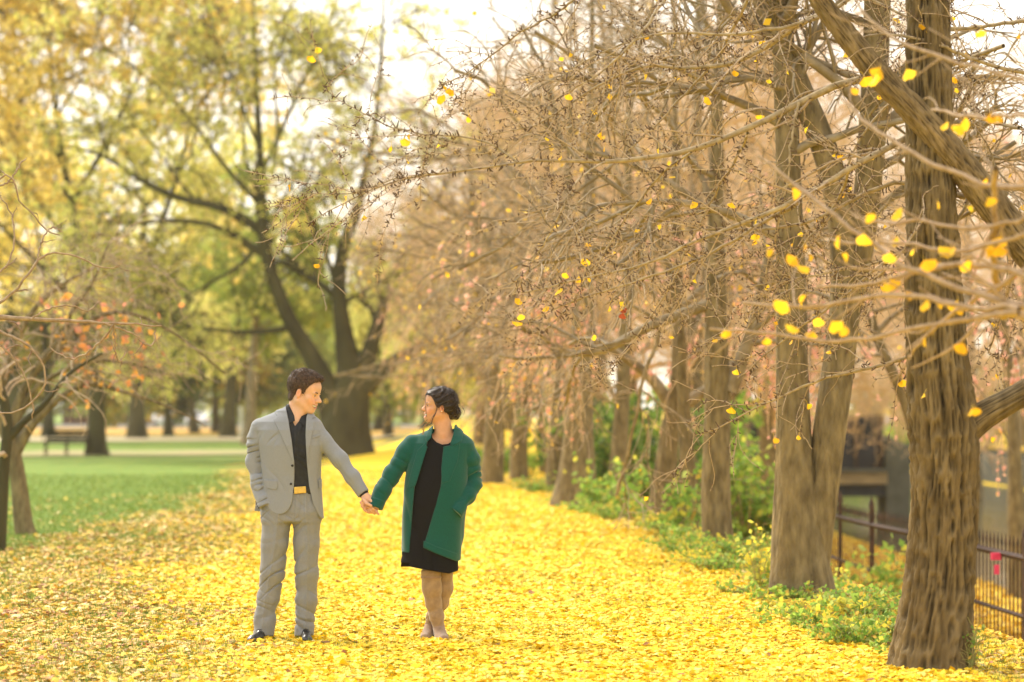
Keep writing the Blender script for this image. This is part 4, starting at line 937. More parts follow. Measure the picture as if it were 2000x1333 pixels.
# ---- footbridge with black girders on a concrete pier
Yk = 84
br = empty('footbridge', (float(X(1560, Yk)), Yk, -2.2), 'dark footbridge with black side panels and a tan beam over the river', 'bridge')
def bx(name, px0, px1, py0, py1, d, m, dy=0):
    a = W(px0, py1, Yk); b = W(px1, py0, Yk); mb = MB(); mb.box(((a[0] + b[0]) / 2, Yk + dy, (a[2] + b[2]) / 2), (b[0] - a[0], d, b[2] - a[2])); return mb.make(name, M[m], br, smooth=False)
bx('side_panel', 1330, 1722, 812, 915, .25, 'black_panel', -.2)
bx('beam', 1330, 1722, 922, 944, 2.6, 'tan_beam'); bx('girder', 1330, 1722, 946, 968, 2.2, 'black_panel', .1)
bx('handrail', 1330, 1722, 915, 921, 2.8, 'concrete')
for i in range(9):
    a = 1345 + i * 46; bx('panel_rib', a, a + 5, 812, 914, .12, 'iron', -.42)
for a in (1722, 1800):
    bx('pier', a, a + (46 if a == 1722 else 28), 868, 1020, 2.2, 'concrete')
mb = MB(); mb.tube([W(1700, 850, Yk), W(1745, 868, Yk), W(1850, 945, Yk)], [.18, .22, .22], 6); mb.make('strut', M['concrete'], br, smooth=False)
# rail of the lower landing
mb = MB(); p0, p1 = W(1395, 962, 50), W(1530, 992, 44)
mb.tube([p0, p1], [.09, .09], 6); mb.tube([p0 - [0, 0, .5], p1 - [0, 0, .5]], [.05, .05], 6)
for t in (0, .33, .66, 1):
    p = p0 + (p1 - p0) * t; mb.tube([p, p - [0, 0, 1.4]], [.06, .06], 6)
o = mb.make('wooden_railing', M['iron_rust'], loc=tuple(p0), smooth=False); tag(o, 'rust-brown railing between the slim trunk and the double trunk', 'railing')
# embankment railing and yellow slope on the far bank
mb = MB(); xs = 26.2
for i in range(70):
    y = 95 + i * 1.0; mb.tube([(xs, y, float(H(xs, y))), (xs, y, float(H(xs, y)) + 1.25)], [.04, .04], 4, cap=False)
mb.tube([(xs, 95, float(H(xs, 95)) + 1.2), (xs, 164, float(H(xs, 164)) + 1.2)], [.06, .06], 5)
o = mb.make('bank_railing', M['iron'], loc=(xs, 130, float(H(xs, 130))), smooth=False); tag(o, 'dark railing along the yellow far bank beyond the river', 'railing')

# ---- bench, lamp, post, car, brick building
Yn = 84.5; bxc = X(130, Yn); bz = float(H(bxc, Yn)) + .05
bn = empty('park_bench', (bxc, Yn, bz), 'dark slatted park bench beside the stout trunk on the lawn', 'bench')
def at(lx, ly, lz): return (bxc + lx, Yn + ly, bz + lz)
for s in (-.72, 0, .72):
    mb = MB(); mb.tube([at(s, -.22, 0), at(s, -.20, .42)], [.03, .03], 6); mb.tube([at(s, .22, 0), at(s, .20, .42), at(s, .32, .86)], [.03, .03, .025], 6)
    mb.tube([at(s, -.24, .40), at(s, .22, .40)], [.03, .03], 6); mb.make('leg', M['iron'], bn)
mb = MB()
for j in range(4): mb.box(at(0, -.20 + j * .12, .44), (1.5, .11, .05))
mb.make('seat', M['wood'], bn, smooth=False)
mb = MB()
for j in range(3): mb.box(at(0, .20 + j * .045, .54 + j * .135), (1.5, .04, .115))
mb.make('backrest', M['wood'], bn, smooth=False)
for s in (-.78, .78):
    mb = MB(); mb.tube([at(s, -.24, .42), at(s, -.24, .64), at(s, .26, .66)], [.02, .025, .025], 6); mb.make('armrest', M['iron'], bn)
Yp = 150
lx = X(497, Yp); lz = float(H(lx, Yp))
lp = empty('street_lamp', (lx, Yp, lz), 'slim lamp post with a white globe left of the head of the man', 'lamp')
mb = MB(); mb.tube([(lx, Yp, lz), (lx, Yp, lz + .5), (lx, Yp, lz + 3.2)], [.11, .06, .04], 8); mb.make('pole', M['iron'], lp)
gz = W(497, 741, Yp)[2]
sphere((lx, Yp, gz), .2, M['globe'], 'globe', lp)
px_ = X(470, 145); pz = float(H(px_, 145)); mb = MB(); mb.box((px_, 145, pz + .85), (.18, .18, 1.7)); mb.tube([(px_, 145, pz + 1.7), (px_, 145, pz + 1.85)], [.13, .02], 4)
o = mb.make('marker_post', M['white_paint'], loc=(px_, 145, pz), smooth=False); tag(o, 'white marker post on the far lawn left of the man', 'post')
def car(cx, cy, rz, label, sc=1.0):
    z = float(H(cx, cy)) + .07; root = empty('parked_car', (cx, cy, z), label, 'car', 'white cars parked beyond the lawn')
    prof = [(-2.2, .35), (-2.25, .75), (-2.0, .95), (-1.5, 1.42), (-.2, 1.48), (.7, 1.38), (1.25, .98), (2.05, .86), (2.25, .6), (2.2, .35)]
    ca, sa = math.cos(rz), math.sin(rz)
    def T(p): p = np.atleast_2d(p); return np.stack([cx + (p[:, 0] * ca - p[:, 1] * sa) * sc, cy + (p[:, 0] * sa + p[:, 1] * ca) * sc, z + p[:, 2] * sc], 1)
    n = len(prof); V = []; 
    for s, inn in ((-.88, 0), (.88, 0)):
        V += [(x, s * (1 if zz < 1.0 else .84), zz) for x, zz in prof]
    q = [[i, (i + 1) % n, (i + 1) % n + n, i + n] for i in range(n)]
    mb = MB(); mb.add(T(np.array(V)), [q]); mb.F.append(np.array([list(range(n))[::-1]])); mb.F.append(np.array([list(range(n, 2 * n))])); mb.make('body', M['white_paint'], root, smooth=False)
    for s in (-1, 1):
        g_ = np.array([(-1.45, .84 * .89 * s, 1.34), (.6, .84 * .89 * s, 1.30), (1.05, .885 * s, 1.0), (-1.8, .885 * s, 1.0)]); g_[:, 1] += .012 * s
        build('side_window', T(g_), [[[0, 1, 2, 3]]], M['glass'], root, False)
    for a, b in (((.76, 1.36), (1.22, 1.01)), ((-1.54, 1.40), (-1.97, .99))):
        o_ = .02 if a[0] > 0 else -.02
        build('windscreen', T(np.array([(a[0] + o_, -.62, a[1]), (a[0] + o_, .62, a[1]), (b[0] + o_, .72, b[1]), (b[0] + o_, -.72, b[1])])), [[[0, 1, 2, 3]]], M['glass'], root, False)
    for wx in (-1.35, 1.35):
        for s in (-.80, .80):
            u = np.array([-.10, -.10, .10, .10]); c = T(np.array([(wx, s - .11, .32), (wx, s - .1, .32), (wx, s + .1, .32), (wx, s + .11, .32)])); v, q2 = tubes(c[None], np.array([[.02, .32, .32, .02]]) * sc, 18); build('wheel', v, [q2], M['tyre'], root)
    for s in (-.6, .6):
        mb = MB(); c = T(np.array([(2.27, s, .68)]))[0]; mb.box(tuple(c), (.12, .34, .16), rz); mb.make('headlight', M['red_lens'], root, smooth=False)
car(X(350, 215), 222, math.radians(-52), 'white car parked beyond the lawn, seen between two dark trunks')
car(X(308, 225), 232, math.radians(80), 'smaller-looking white car partly hidden left of the first dark trunk')
bx0 = X(215, 268); bz0 = float(H(bx0, 268)); bd = empty('brick_building', (bx0, 268, bz0), 'low maroon brick building far beyond the lawn at the left', 'building')
mb = MB(); mb.box((bx0, 268, bz0 + 1.3), (9.5, 6, 2.7)); mb.make('wall', M['brick'], bd, smooth=False)
mb = MB(); mb.add(np.array([(bx0 - 5, 264.6, bz0 + 2.65), (bx0 + 5, 264.6, bz0 + 2.65), (bx0 + 5, 271.4, bz0 + 2.65), (bx0 - 5, 271.4, bz0 + 2.65), (bx0 - 5, 268, bz0 + 4.2), (bx0 + 5, 268, bz0 + 4.2)]), [[0, 1, 5, 4], [2, 3, 4, 5], [3, 2, 1, 0]]); mb.F.append(np.array([[0, 4, 3], [1, 2, 5]])); mb.make('roof', M['roof'], bd, smooth=False)
for i in range(4):
    mb = MB(); mb.box((bx0 - 3.4 + i * 2.2, 264.98, bz0 + 1.5), (1.0, .08, 1.1)); mb.make('window', M['glass'], bd, smooth=False)
# ------------------------------------------------------------------ people: smooth solids meshed by surface nets
S = 16.06 / FPX                       # metres per picture pixel at the couple
Y0 = 16.06
def pX(px): return (px - 1000) * S
def pZ(py): return CAMZ - (py - HOR) * S
def Q(px, py, dy=0.0): return np.array([pX(px), Y0 + dy, pZ(py)])

def smin(a, b, k):
    h = np.clip(.5 + .5 * (b - a) / k, 0, 1); return b * (1 - h) + a * h - k * h * (1 - h)
def smax(a, b, k): return -smin(-a, -b, k)
def ell(p, c, r):
    d = (p - np.float32(c)); r = np.float32(r); k0 = np.sqrt(((d / r) ** 2).sum(-1)); k1 = np.sqrt(((d / (r * r)) ** 2).sum(-1)) + 1e-6
    return k0 * (k0 - 1) / k1
def cap(p, a, b, ra, rb, sq=None):
    a = np.float32(a); b = np.float32(b); ab = b - a; d = p - a
    t = np.clip((d @ ab) / (ab @ ab), 0, 1); e = d - t[..., None] * ab
    if sq is not None: e = e * np.float32(sq)
    return np.sqrt((e ** 2).sum(-1)) - (ra + (rb - ra) * t)
def chain(p, pts, k=.01, sq=None):
    d = None
    for (a, ra), (b, rb) in zip(pts[:-1], pts[1:]):
        e = cap(p, a, b, ra, rb, sq); d = e if d is None else smin(d, e, k)
    return d
def loft(p, tab, n=2.4, cyo=0.0):
    """tab rows (py, px left, px right, y centre offset, half depth)"""
    t = np.array(tab, float); z = np.array([pZ(v) for v in t[:, 0]])[::-1]; o = t[::-1]
    g = lambda i: np.interp(p[..., 2], z, o[:, i])
    L = pX(g(1)); Rr = pX(g(2)); cx = (L + Rr) / 2; rx = (Rr - L) / 2; cy = Y0 + g(3) + cyo; ry = g(4)
    k = ((np.abs(p[..., 0] - cx) / rx) ** n + (np.abs(p[..., 1] - cy) / ry) ** n) ** (1 / n)
    d = (k - 1) * np.minimum(rx, ry)
    return smax(d, np.maximum(p[..., 2] - z[-1], z[0] - p[..., 2]), .02)
def poly2(p, pts):
    """signed distance to a polygon drawn in the x-z plane (pixel vertices)"""
    v = np.array([(pX(a), pZ(b)) for a, b in pts]); x = p[..., 0]; z = p[..., 2]
    d = np.full(x.shape, 1e9); s = np.ones(x.shape); n = len(v)
    for i in range(n):
        a = v[i]; b = v[i - 1]; e = b - a; wx = x - a[0]; wz = z - a[1]
        t = np.clip((wx * e[0] + wz * e[1]) / (e @ e), 0, 1); d = np.minimum(d, (wx - e[0] * t) ** 2 + (wz - e[1] * t) ** 2)
        c1 = z >= a[1]; c2 = z < b[1]; c3 = e[0] * wz > e[1] * wx
        s = np.where((c1 & c2 & c3) | (~c1 & ~c2 & ~c3), -s, s)
    return s * np.sqrt(d)
def plane(p, c, n): n = np.array(n, float); n /= np.linalg.norm(n); return (p - np.float32(c)) @ np.float32(n)
def pgrad(tab_, p, key): pass

OFFS = np.array([(i, j, k) for i in (0, 1) for j in (0, 1) for k in (0, 1)])
def sdf_mesh(f, lo, hi, h, B=8):
    lo = np.array(lo, float); nb = np.ceil((np.array(hi) - lo) / (h * B)).astype(int)
    g = np.stack(np.meshgrid(*[np.arange(n) for n in nb], indexing='ij'), -1).reshape(-1, 3)
    c = (lo + (g + .5) * h * B).astype(np.float32); g = g[np.abs(f(c)) < h * B * 1.5]
    loc = np.stack(np.meshgrid(*[np.arange(B + 1)] * 3, indexing='ij'), -1)
    VV = []; KK = []; SG = []
    dims = nb * B + 4
    for s in range(0, len(g), 400):
        gi = g[s:s + 400]; ii = gi[:, None, None, None, :] * B + loc[None]
        D = f((lo + ii * h).astype(np.float32)).astype(np.float64)
        cor = np.stack([D[:, i:i + B, j:j + B, k:k + B] for i, j, k in OFFS], -1)
        ins = cor < 0; act = ins.any(-1) & ~ins.all(-1)
        cc = cor[act]; cell = (gi[:, None, None, None, :] * B + loc[None, :B, :B, :B])[act]
        sm = np.zeros((len(cc), 3)); cnt = np.zeros(len(cc))
        for a in range(8):
            for ax in range(3):
                if OFFS[a][ax]: continue
                b = int(np.where((OFFS == OFFS[a] + np.eye(3, dtype=int)[ax]).all(1))[0][0])
                va, vb = cc[:, a], cc[:, b]; m = (va < 0) != (vb < 0); t = va / np.where(m, va - vb, 1)
                sm += np.where(m[:, None], OFFS[a] + np.eye(3)[ax] * t[:, None], 0); cnt += m
        VV.append(lo + (cell + sm / cnt[:, None]) * h); KK.append((cell[:, 0] * dims[1] + cell[:, 1]) * dims[2] + cell[:, 2])
        i0 = cc[:, 0] < 0
        SG.append(np.stack([np.where(i0 != (cc[:, int(np.where((OFFS == np.eye(3, dtype=int)[ax]).all(1))[0][0])] < 0), np.where(i0, 1, -1), 0) for ax in range(3)], 1))
    V = np.concatenate(VV); K = np.concatenate(KK); G = np.concatenate(SG)
    K, u = np.unique(K, return_index=True); V = V[u]; G = G[u]
    st = np.array([dims[1] * dims[2], dims[2], 1]); F_ = []
    for ax in range(3):
        b, c2 = (ax + 1) % 3, (ax + 2) % 3
        m = np.where(G[:, ax] != 0)[0]; k0 = K[m]
        q = np.stack([k0, k0 - st[b], k0 - st[b] - st[c2], k0 - st[c2]], 1)
        ix = np.clip(np.searchsorted(K, q), 0, len(K) - 1); ok = (K[ix] == q).all(1)
        ix = ix[ok]; sg = G[m][ok, ax]
        ix[sg < 0] = ix[sg < 0][:, ::-1]; F_.append(ix)
    return V, np.concatenate(F_)
def solid(name, f, lo, hi, h, m, parent, col=None):
    V, F_ = sdf_mesh(f, lo, hi, h); return build(name, V, [F_], m, parent, True, None if col is None else col(V))

def head_frame(c, fwd, pitch, roll=0.0, sc=1.0):
    """fwd = unit xy of the face; pitch down positive"""
    f0 = np.array([fwd[0], fwd[1], 0.0]); f0 /= np.linalg.norm(f0); up = np.array([0, 0, 1.0]); cp, sp = math.cos(pitch), math.sin(pitch)
    f = f0 * cp - up * sp; u = f0 * sp + up * cp; s = np.cross(u, f)
    cr, sr = math.cos(roll), math.sin(roll); s, u = s * cr + u * sr, u * cr - s * sr
    Mx = np.stack([f, s, u]) / sc
    return (lambda p: ((p - np.float32(c)) @ np.float32(Mx.T))), (lambda l: np.asarray(c) + np.asarray(l, float) @ (np.stack([f, s, u]) * sc)), sc

def head_sdf(l, fem=False):
    sy = np.abs(l[..., 1]); m = np.stack([l[..., 0], sy, l[..., 2]], -1)
    d = ell(l, (-.014, 0, .042), (.100, .076, .084))
    d = smin(d, ell(l, (.030, 0, -.022), (.060, .058, .082)), .03)
    d = smin(d, ell(l, (.042, 0, .048), (.050, .058, .048)), .03)
    jw = .052 if not fem else .047
    d = smin(d, cap(m, (-.004, jw, -.050), (.058, .015, -.094 if not fem else -.088), .022, .018), .028)
    d = smin(d, ell(l, (.069, 0, -.097 if not fem else -.094), (.022, .021 if not fem else .017, .017)), .02)
    d = smin(d, ell(m, (.054, .040, -.022), (.022, .022, .020)), .02)
    d = smin(d, ell(m, (.066, .030, -.042), (.018, .018, .018)), .018)           # smiling cheeks
    d = smin(d, ell(m, (.079, .026, .016), (.011, .024, .007)), .014)            # brow
    d = smin(d, ell(l, (.078, 0, -.064), (.018, .032, .024)), .018)             # muzzle
    o_ = np.stack([l[..., 0], l[..., 1], l[..., 2] - 10.0 * l[..., 1] ** 2], -1)
    d = smax(d, -ell(m, (.093, .031, .000), (.013, .017, .009)), .010)           # eye hollow
    d = smin(d, ell(m, (.073, .031, .001), (.0145, .0160, .0125)), .004)        # lids
    d = smax(d, -ell(np.stack([l[..., 0], sy - .031, l[..., 2] + 6 * (sy - .031) ** 2], -1), (.090, 0, .0000), (.014, .0125, .0034 if not fem else .0028)), .0015)
    ex = .006 if not fem else .002
    d = smin(d, cap(l, (.083, 0, .010), (.108 + ex, 0, -.026), .0075, .0105), .013)
    d = smin(d, ell(m, (.097 + ex * .4, .0100, -.030), (.013, .0095, .0090)), .010)
    d = smin(d, ell(o_, (.091, 0, -.0585), (.010, .029, .0042)), .006)            # upper lip
    d = smin(d, ell(o_, (.087, 0, -.0815 if fem else -.0755), (.0105, .024, .0055)), .006)
    # smile opening, corners lifted
    o = np.stack([l[..., 0], l[..., 1], l[..., 2] - 10.0 * l[..., 1] ** 2], -1)
    d = smax(d, -ell(o, (.090, 0, -.0680 if fem else -.0660), (.028, .033, .0115 if fem else .0080)), .003)
    # ears
    e = ell(m, (-.006, .076, -.006 - (.006 if fem else 0)), (.017, .008, .031 if not fem else .026)); e = smax(e, -ell(m, (-.002, .0865, -.003), (.0105, .009, .019)), .002)
    d = smin(d, e, .006)
    return d

def skin_col(tone, lip, headf, cheek=(.06, -.01, -.01)):
    def fn(V):
        l = headf(V.astype(np.float32)); sy = np.abs(l[:, 1]); c = np.tile(np.array(tone), (len(V), 1))
        face = np.exp(-(((l[:, 0] - .07) / .03) ** 2 + ((sy - .040) / .022) ** 2 + ((l[:, 2] + .035) / .022) ** 2))[:, None]
        c = c + face * np.array([.10, -.03, -.03]) * .9
        ear = np.exp(-(((sy - .082) / .012) ** 2 + ((l[:, 2] + .006) / .03) ** 2 + ((l[:, 0] + .006) / .02) ** 2))[:, None]; c = c + ear * np.array([.10, -.05, -.05])
        z = l[:, 2] - 10 * l[:, 1] ** 2
        mo = (np.exp(-((z + .068) / .0125) ** 4) * np.exp(-(sy / .030) ** 4) * (l[:, 0] > .080))[:, None]
        inn = (np.exp(-((z + .068) / .0075) ** 4) * (l[:, 0] < .0885 - sy * .45) * np.exp(-(sy / .028) ** 4) * (l[:, 0] > .055))[:, None]
        c = c * (1 - mo * .8) + np.array(lip) * mo * .8; c = c * (1 - inn) + np.array((.05, .015, .012)) * inn
        n = (fbm(V[:, 0] * 60, V[:, 1] * 60, V[:, 2] * 60, 3) - .45)[:, None] * np.array([.10, .07, .06]) + (fbm(V[:, 0] * 22, V[:, 1] * 22, V[:, 2] * 22, 9) - .45)[:, None] * np.array([.14, .03, .02])
        return np.clip(c + n, .01, 1)
    return fn

def face_parts(root, tohead, toworld, sc, brow, iris, lipz, fem=False):
    for s in (-1, 1):
        c = toworld((.0750, .031 * s, .001))
        e = sphere(c, .0108 * sc, M['eye_white'], 'eye', root, 14)
        ic = toworld((.0750 + .0056, .031 * s, -.0002)); sphere(ic, .0060 * sc, M[iris], 'iris', e, 10)
        pts = [toworld((.0855, .031 * s - .011, .0028)), toworld((.0885, .031 * s, .0044)), toworld((.083, .031 * s + .0125, .0020))]
        mb = MB(); mb.tube(pts, np.array([.0008, .0014, .0008]) * sc * (1.3 if fem else .8), 5); mb.make('eyelashes', M['lash'], root)
        mb = MB(); b = [toworld((.0925, (.011) * s, .0195)), toworld((.0940, .024 * s, .0205)), toworld((.0880, .038 * s, .0215)), toworld((.079, .048 * s, .0175))]
        mb.tube(b, np.array([.0026, .0034, .003, .0014]) * sc * (.75 if fem else 1.15), 6); mb.make('eyebrow', M[brow], root)
    th = np.linspace(-1, 1, 9); up = []; k = []
    for t in th:
        zz = lipz + 10 * (t * .025) ** 2
        up.append(toworld((.0935 - .020 * t * t, t * .025, zz + .0062 + (.002 if fem else 0)))); k.append(toworld((.0930 - .020 * t * t, t * .025, zz - .0028)))
    V = np.array(up + k); q = [[i, i + 1, i + 10, i + 9] for i in range(8)]
    fz = (np.array(toworld((1, 0, 0))) - np.array(toworld((0, 0, 0)))); fz = fz / np.linalg.norm(fz) * .003
    V2 = np.concatenate([V, V - fz]); q2 = q + [[a + 18 for a in f[::-1]] for f in q] + [[i + 1, i, i + 18, i + 19] for i in range(8)]
    build('teeth', V2, [q2], M['teeth'], root, False)

def strands(rng, P, R, sides=3): return tubes(P, R, sides)

M['skin'] = mat('skin', rough=.5, attr=True, sub=.12, spec=.35, bump=(500, .25, (1, 1, 1), .001))
M['eye_white'] = mat('eye_white', (.72, .70, .66), .2, noise=(300, (.66, .62, .6), 2)); M['iris_b'] = mat('dark_iris', (.03, .018, .01), .15, noise=(300, (.05, .03, .02), 2))
M['lash'] = mat('lash', (.015, .01, .008), .6); M['teeth'] = mat('teeth', (.82, .80, .74), .25, noise=(200, (.76, .73, .66), 2))
M['hair_m'] = mat('dark_brown_hair', (.11, .065, .042), .5, noise=(90, (.028, .016, .010), 4, (1, 1, 1)), bump=(160, .8, (1, 1, 1), .004), spec=.2)
M['hair_w'] = mat('near_black_hair', (.022, .014, .012), .38, noise=(60, (.045, .025, .018), 4), bump=(140, .7, (1, 1, 3), .004), spec=.5)
M['hair_curl'] = mat('brown_curls', (.10, .055, .03), .45, noise=(60, (.035, .02, .013), 3))
M['hair_tip'] = mat('golden_brown_locks', (.42, .25, .10), .5, noise=(60, (.25, .13, .05), 3))
M['suit'] = mat('grey_suit_wool', (.252, .264, .288), .85, noise=(260, (.205, .215, .236), 3), bump=(420, .35, (1, 1, 1), .002), sheen=.15)
M['trouser'] = mat('grey_trouser_wool', (.235, .24, .25), .85, noise=(260, (.188, .192, .20), 3), bump=(420, .3, (1, 1, 1), .002), sheen=.1)
M['shirt'] = mat('black_shirt', (.009, .010, .013), .6, noise=(30, (.018, .019, .022), 3), bump=(40, .3, (1, 1, .5), .006))
M['button'] = mat('dark_button', (.02, .02, .022), .35, noise=(100, (.03, .03, .03), 2))
M['pearl'] = mat('grey_button', (.12, .12, .13), .25, noise=(100, (.2, .2, .2), 2))
M['belt'] = mat('black_leather', (.012, .012, .012), .35, noise=(60, (.02, .02, .02), 3)); M['brass'] = mat('brass_buckle', (.62, .42, .10), .35, noise=(60, (.5, .33, .08), 3), metal=.8)
M['shoe'] = mat('black_polished_leather', (.016, .017, .020), .28, noise=(40, (.03, .03, .034), 3), spec=.6)
M['coat'] = mat('green_felted_wool', (.0008, .078, .064), .95, noise=(180, (.0008, .056, .046), 3), bump=(300, .35, (1, 1, 1), .003), sheen=.25)
M['dress'] = mat('charcoal_knit', (.008, .008, .010), .95, noise=(300, (.014, .014, .017), 2), bump=(350, .4, (1, 1, 1), .003), spec=.1)
M['suede'] = mat('tan_suede', (.32, .215, .12), .92, noise=(26, (.24, .155, .085), 5), bump=(200, .3, (1, 1, 1), .003), sheen=.3)
M['heel'] = mat('stacked_brown_heel', (.10, .055, .03), .6, noise=(60, (.07, .04, .022), 3))
M['suede_foot'] = mat('rose_tan_suede', (.30, .19, .12), .92, noise=(30, (.22, .14, .09), 4), sheen=.3)

def wrinkle(p, d, wl, amp, ph=0.0, warp=18.0):
    """sparse, uneven cloth folds running across direction d"""
    d = np.array(d, float); d /= np.linalg.norm(d); e1 = np.cross(d, (0.12, 1.0, 0.05)); e1 /= np.linalg.norm(e1); e2 = np.cross(d, e1)
    wl = wl * .8; s_ = p @ np.float32(d); t_ = p @ np.float32(e1); u_ = p @ np.float32(e2)
    w = vnoise(s_ / wl * .5 + ph * 7, t_ / wl * .35, u_ / wl * .35, int(ph * 31) + 5) * 1.4
    n = vnoise(s_ / wl * 1.15 + w + ph * 13, t_ / wl * .22 + w * .3, u_ / wl * .22 + ph, int(ph * 17) + 1)
    g = np.clip(vnoise(s_ / wl * .4, t_ / wl * .4 + ph * 3, u_ / wl * .4, int(ph * 11) + 2) * 2.2 - .5, 0, 1)
    m = vnoise(s_ / wl * .9 + 5.1, t_ / wl * .5 + ph, u_ / wl * .5, int(ph * 7) + 9) - .5
    return amp * 1.25 * g * np.clip(1 - np.abs(n - .5) * 6.5, 0, 1) ** 1.3 + amp * .55 * m
def near(p, c, r): return np.exp(-(((p - np.float32(c)) ** 2).sum(-1)) / (r * r))

# =================================================== the man
man = empty('person', (pX(560), Y0, 0.0), 'smiling man in a light grey suit and black shirt, one hand in his pocket', 'person')
mc = Q(595, 768); mh, mw, msc = head_frame(mc, (math.cos(math.radians(19)), -math.sin(math.radians(19))), math.radians(14), math.radians(-2), 1.07)
mhand = Q(720, 978, -.10)
def man_hand(p):
    # palm runs from the cuff down to the knuckles, fingers close under her hand
    d = ell((p - np.float32(Q(720, 976, -.10))) @ np.float32(RH.T), (0, 0, 0), (.046, .022, .034))
    d = smin(d, cap(p, Q(711, 962, -.09), Q(718, 974, -.10), .026, .027, (1, 1, 1)), .02)
    for k, (a, b, c, e) in enumerate([((726, 977, -.125), (735, 985, -.135), (739, 992, -.11), (737, 996, -.08)), ((722, 983, -.12), (731, 992, -.13), (737, 998, -.11), (737, 1001, -.08)),
                                      ((717, 986, -.115), (726, 996, -.125), (732, 1001, -.11), (733, 1003, -.085)), ((713, 985, -.11), (719, 995, -.115), (725, 1000, -.10), (727, 1001, -.085))]):
        r = .0098 - k * .0006; d = smin(d, chain(p, [(Q(*a), r + .002), (Q(*b), r + .0005), (Q(*c), r), (Q(*e), r - .001)], .004), .006)
    d = smin(d, chain(p, [(Q(712, 974, -.135), .012), (Q(719, 982, -.155), .011), (Q(727, 986, -.155), .0095)], .005), .008)
    return d
ax_ = unit(np.array(Q(728, 987)) - np.array(Q(713, 966))); nz_ = np.array([0, 1.0, 0]); RH = np.stack([ax_, nz_, np.cross(ax_, nz_)])
def man_body(p):
    l = mh(p); d = head_sdf(l) * msc
    d = smin(d, cap(p, mw((-.028, 0, -.045)), Q(577, 822, .02), .060, .062), .03)
    d = smin(d, cap(p, mw((.01, 0, -.06)), Q(580, 822, -.03), .030, .034), .03)
    d = smin(d, loft(p, [(826, 532, 618, .01, .06), (850, 512, 626, .0, .095), (900, 520, 620, 0, .10), (960, 526, 611, 0, .09), (1000, 526, 611, .0, .09)]), .03)
    d = smin(d, chain(p, [(Q(612, 840, .01), .04), (Q(632, 864, .0), .036), (Q(665, 899, -.03), .034), (Q(712, 963, -.09), .026)], .02), .03)
    d = smin(d, chain(p, [(Q(510, 842, .02), .04), (Q(498, 905, .03), .036), (Q(507, 945, .0), .03), (Q(520, 978, -.055), .026)], .02), .03)
    for pts in ([(540, 1015, .062), (533, 1120, .050), (514, 1225, .038)], [(600, 1015, .062), (599, 1120, .050), (595, 1225, .038)]):
        d = smin(d, chain(p, [(Q(a, b), r) for a, b, r in pts], .02), .03)
    for a, b in (((518, 1234, .03), (506, 1246, -.08)), ((596, 1234, .03), (599, 1245, -.07))): d = smin(d, cap(p, Q(*a), Q(*b), .024, .014), .02)
    return smin(d, man_hand(p), .008)
mlo, mhi = Q(470, 1262, -.30), Q(760, 705, .30)
mlo = (mlo[0], Y0 - .3, -.02); mhi = (mhi[0], Y0 + .3, mhi[2])
solid('body', man_body, mlo, mhi, .0033, M['skin'], man, skin_col((.62, .37, .245), (.50, .19, .14), mh))
face_parts(man, mh, mw, msc, 'hair_m', 'iris_b', -.0655)
# hair: short, brushed up and forward
HG = np.array([(-.2, -.086), (-.095, -.082), (-.070, -.074), (-.045, -.050), (-.030, -.012), (-.020, .016), (.004, .028), (.010, .004), (.017, -.014), (.026, -.010), (.034, .026), (.052, .060), (.068, .078), (.090, .086), (.13, .082)])
def man_hair(p):
    l = mh(p); top = np.clip((l[..., 2] - .03) / .09, 0, 1)
    d = ell(l, (-.014, 0, .046), (.108, .084, .093)) - .010 * top
    d = smin(d, ell(l, (.050, .004, .104), (.048, .052, .024)), .02)
    d = smin(d, ell(l, (-.040, 0, -.035), (.058, .064, .050)), .02)
    n = np.sin(l[..., 0] * 190 + l[..., 1] * 130) * np.sin(l[..., 1] * 260 + l[..., 0] * 50) * .0022 + np.sin(l[..., 0] * 95 + np.sin(l[..., 1] * 160) * 1.6 + l[..., 2] * 60) * .0026
    d = d + n * (.35 + top)
    side = np.abs(l[..., 1]) / .075
    g = np.interp(l[..., 0], HG[:, 0], HG[:, 1]); g = np.where(l[..., 0] > .03, g + (1 - np.clip(side, 0, 1)) * .012, g); g = np.where((l[..., 0] < -.03), np.minimum(g, -.072 + 0 * g) * 1.0, g) if False else g
    return smax(d, g - l[..., 2], .004) * msc
solid('hair', man_hair, Q(550, 800, -.16), Q(650, 700, .16), .0028, M['hair_m'], man)
rng = np.random.default_rng(81)
def hair_strands(name, sdf, tow, rng, n, ln, r, flow, m, parent, lo, hi, k=5, lift=.5):
    """fine strands rooted on the hair surface"""
    V, F_ = sdf_mesh(sdf, lo, hi, .005); ix = rng.integers(0, len(V), n); b = V[ix] + rng.normal(0, .002, (n, 3))
    e = .003; g = np.stack([sdf((b + np.eye(3)[i] * e).astype(np.float32)) - sdf((b - np.eye(3)[i] * e).astype(np.float32)) for i in range(3)], 1); g = unit(g)
    fl = flow(b, g); d = unit(fl - (fl * g).sum(1, keepdims=True) * g * (1 - 0)); d = unit(d + g * lift + rng.normal(0, .16, (n, 3)))
    P = np.empty((n, k, 3)); P[:, 0] = b - g * .002; s = ln * rng.uniform(.5, 1.2, n)[:, None] / (k - 1)
    for i in range(1, k):
        P[:, i] = P[:, i - 1] + d * s; d = unit(d + unit(fl) * .22 - g * lift * .12)
    v, q = tubes(P, np.full((n, 1), r) * np.linspace(1, .3, k)[None] * rng.uniform(.7, 1.2, (n, 1)), 3); return build(name, v, [q], m, parent)
fw = np.array(mw((1, 0, 0))) - np.array(mw((0, 0, 0))); uw = np.array(mw((0, 0, 1))) - np.array(mw((0, 0, 0))); sw = np.array(mw((0, 1, 0))) - np.array(mw((0, 0, 0)))
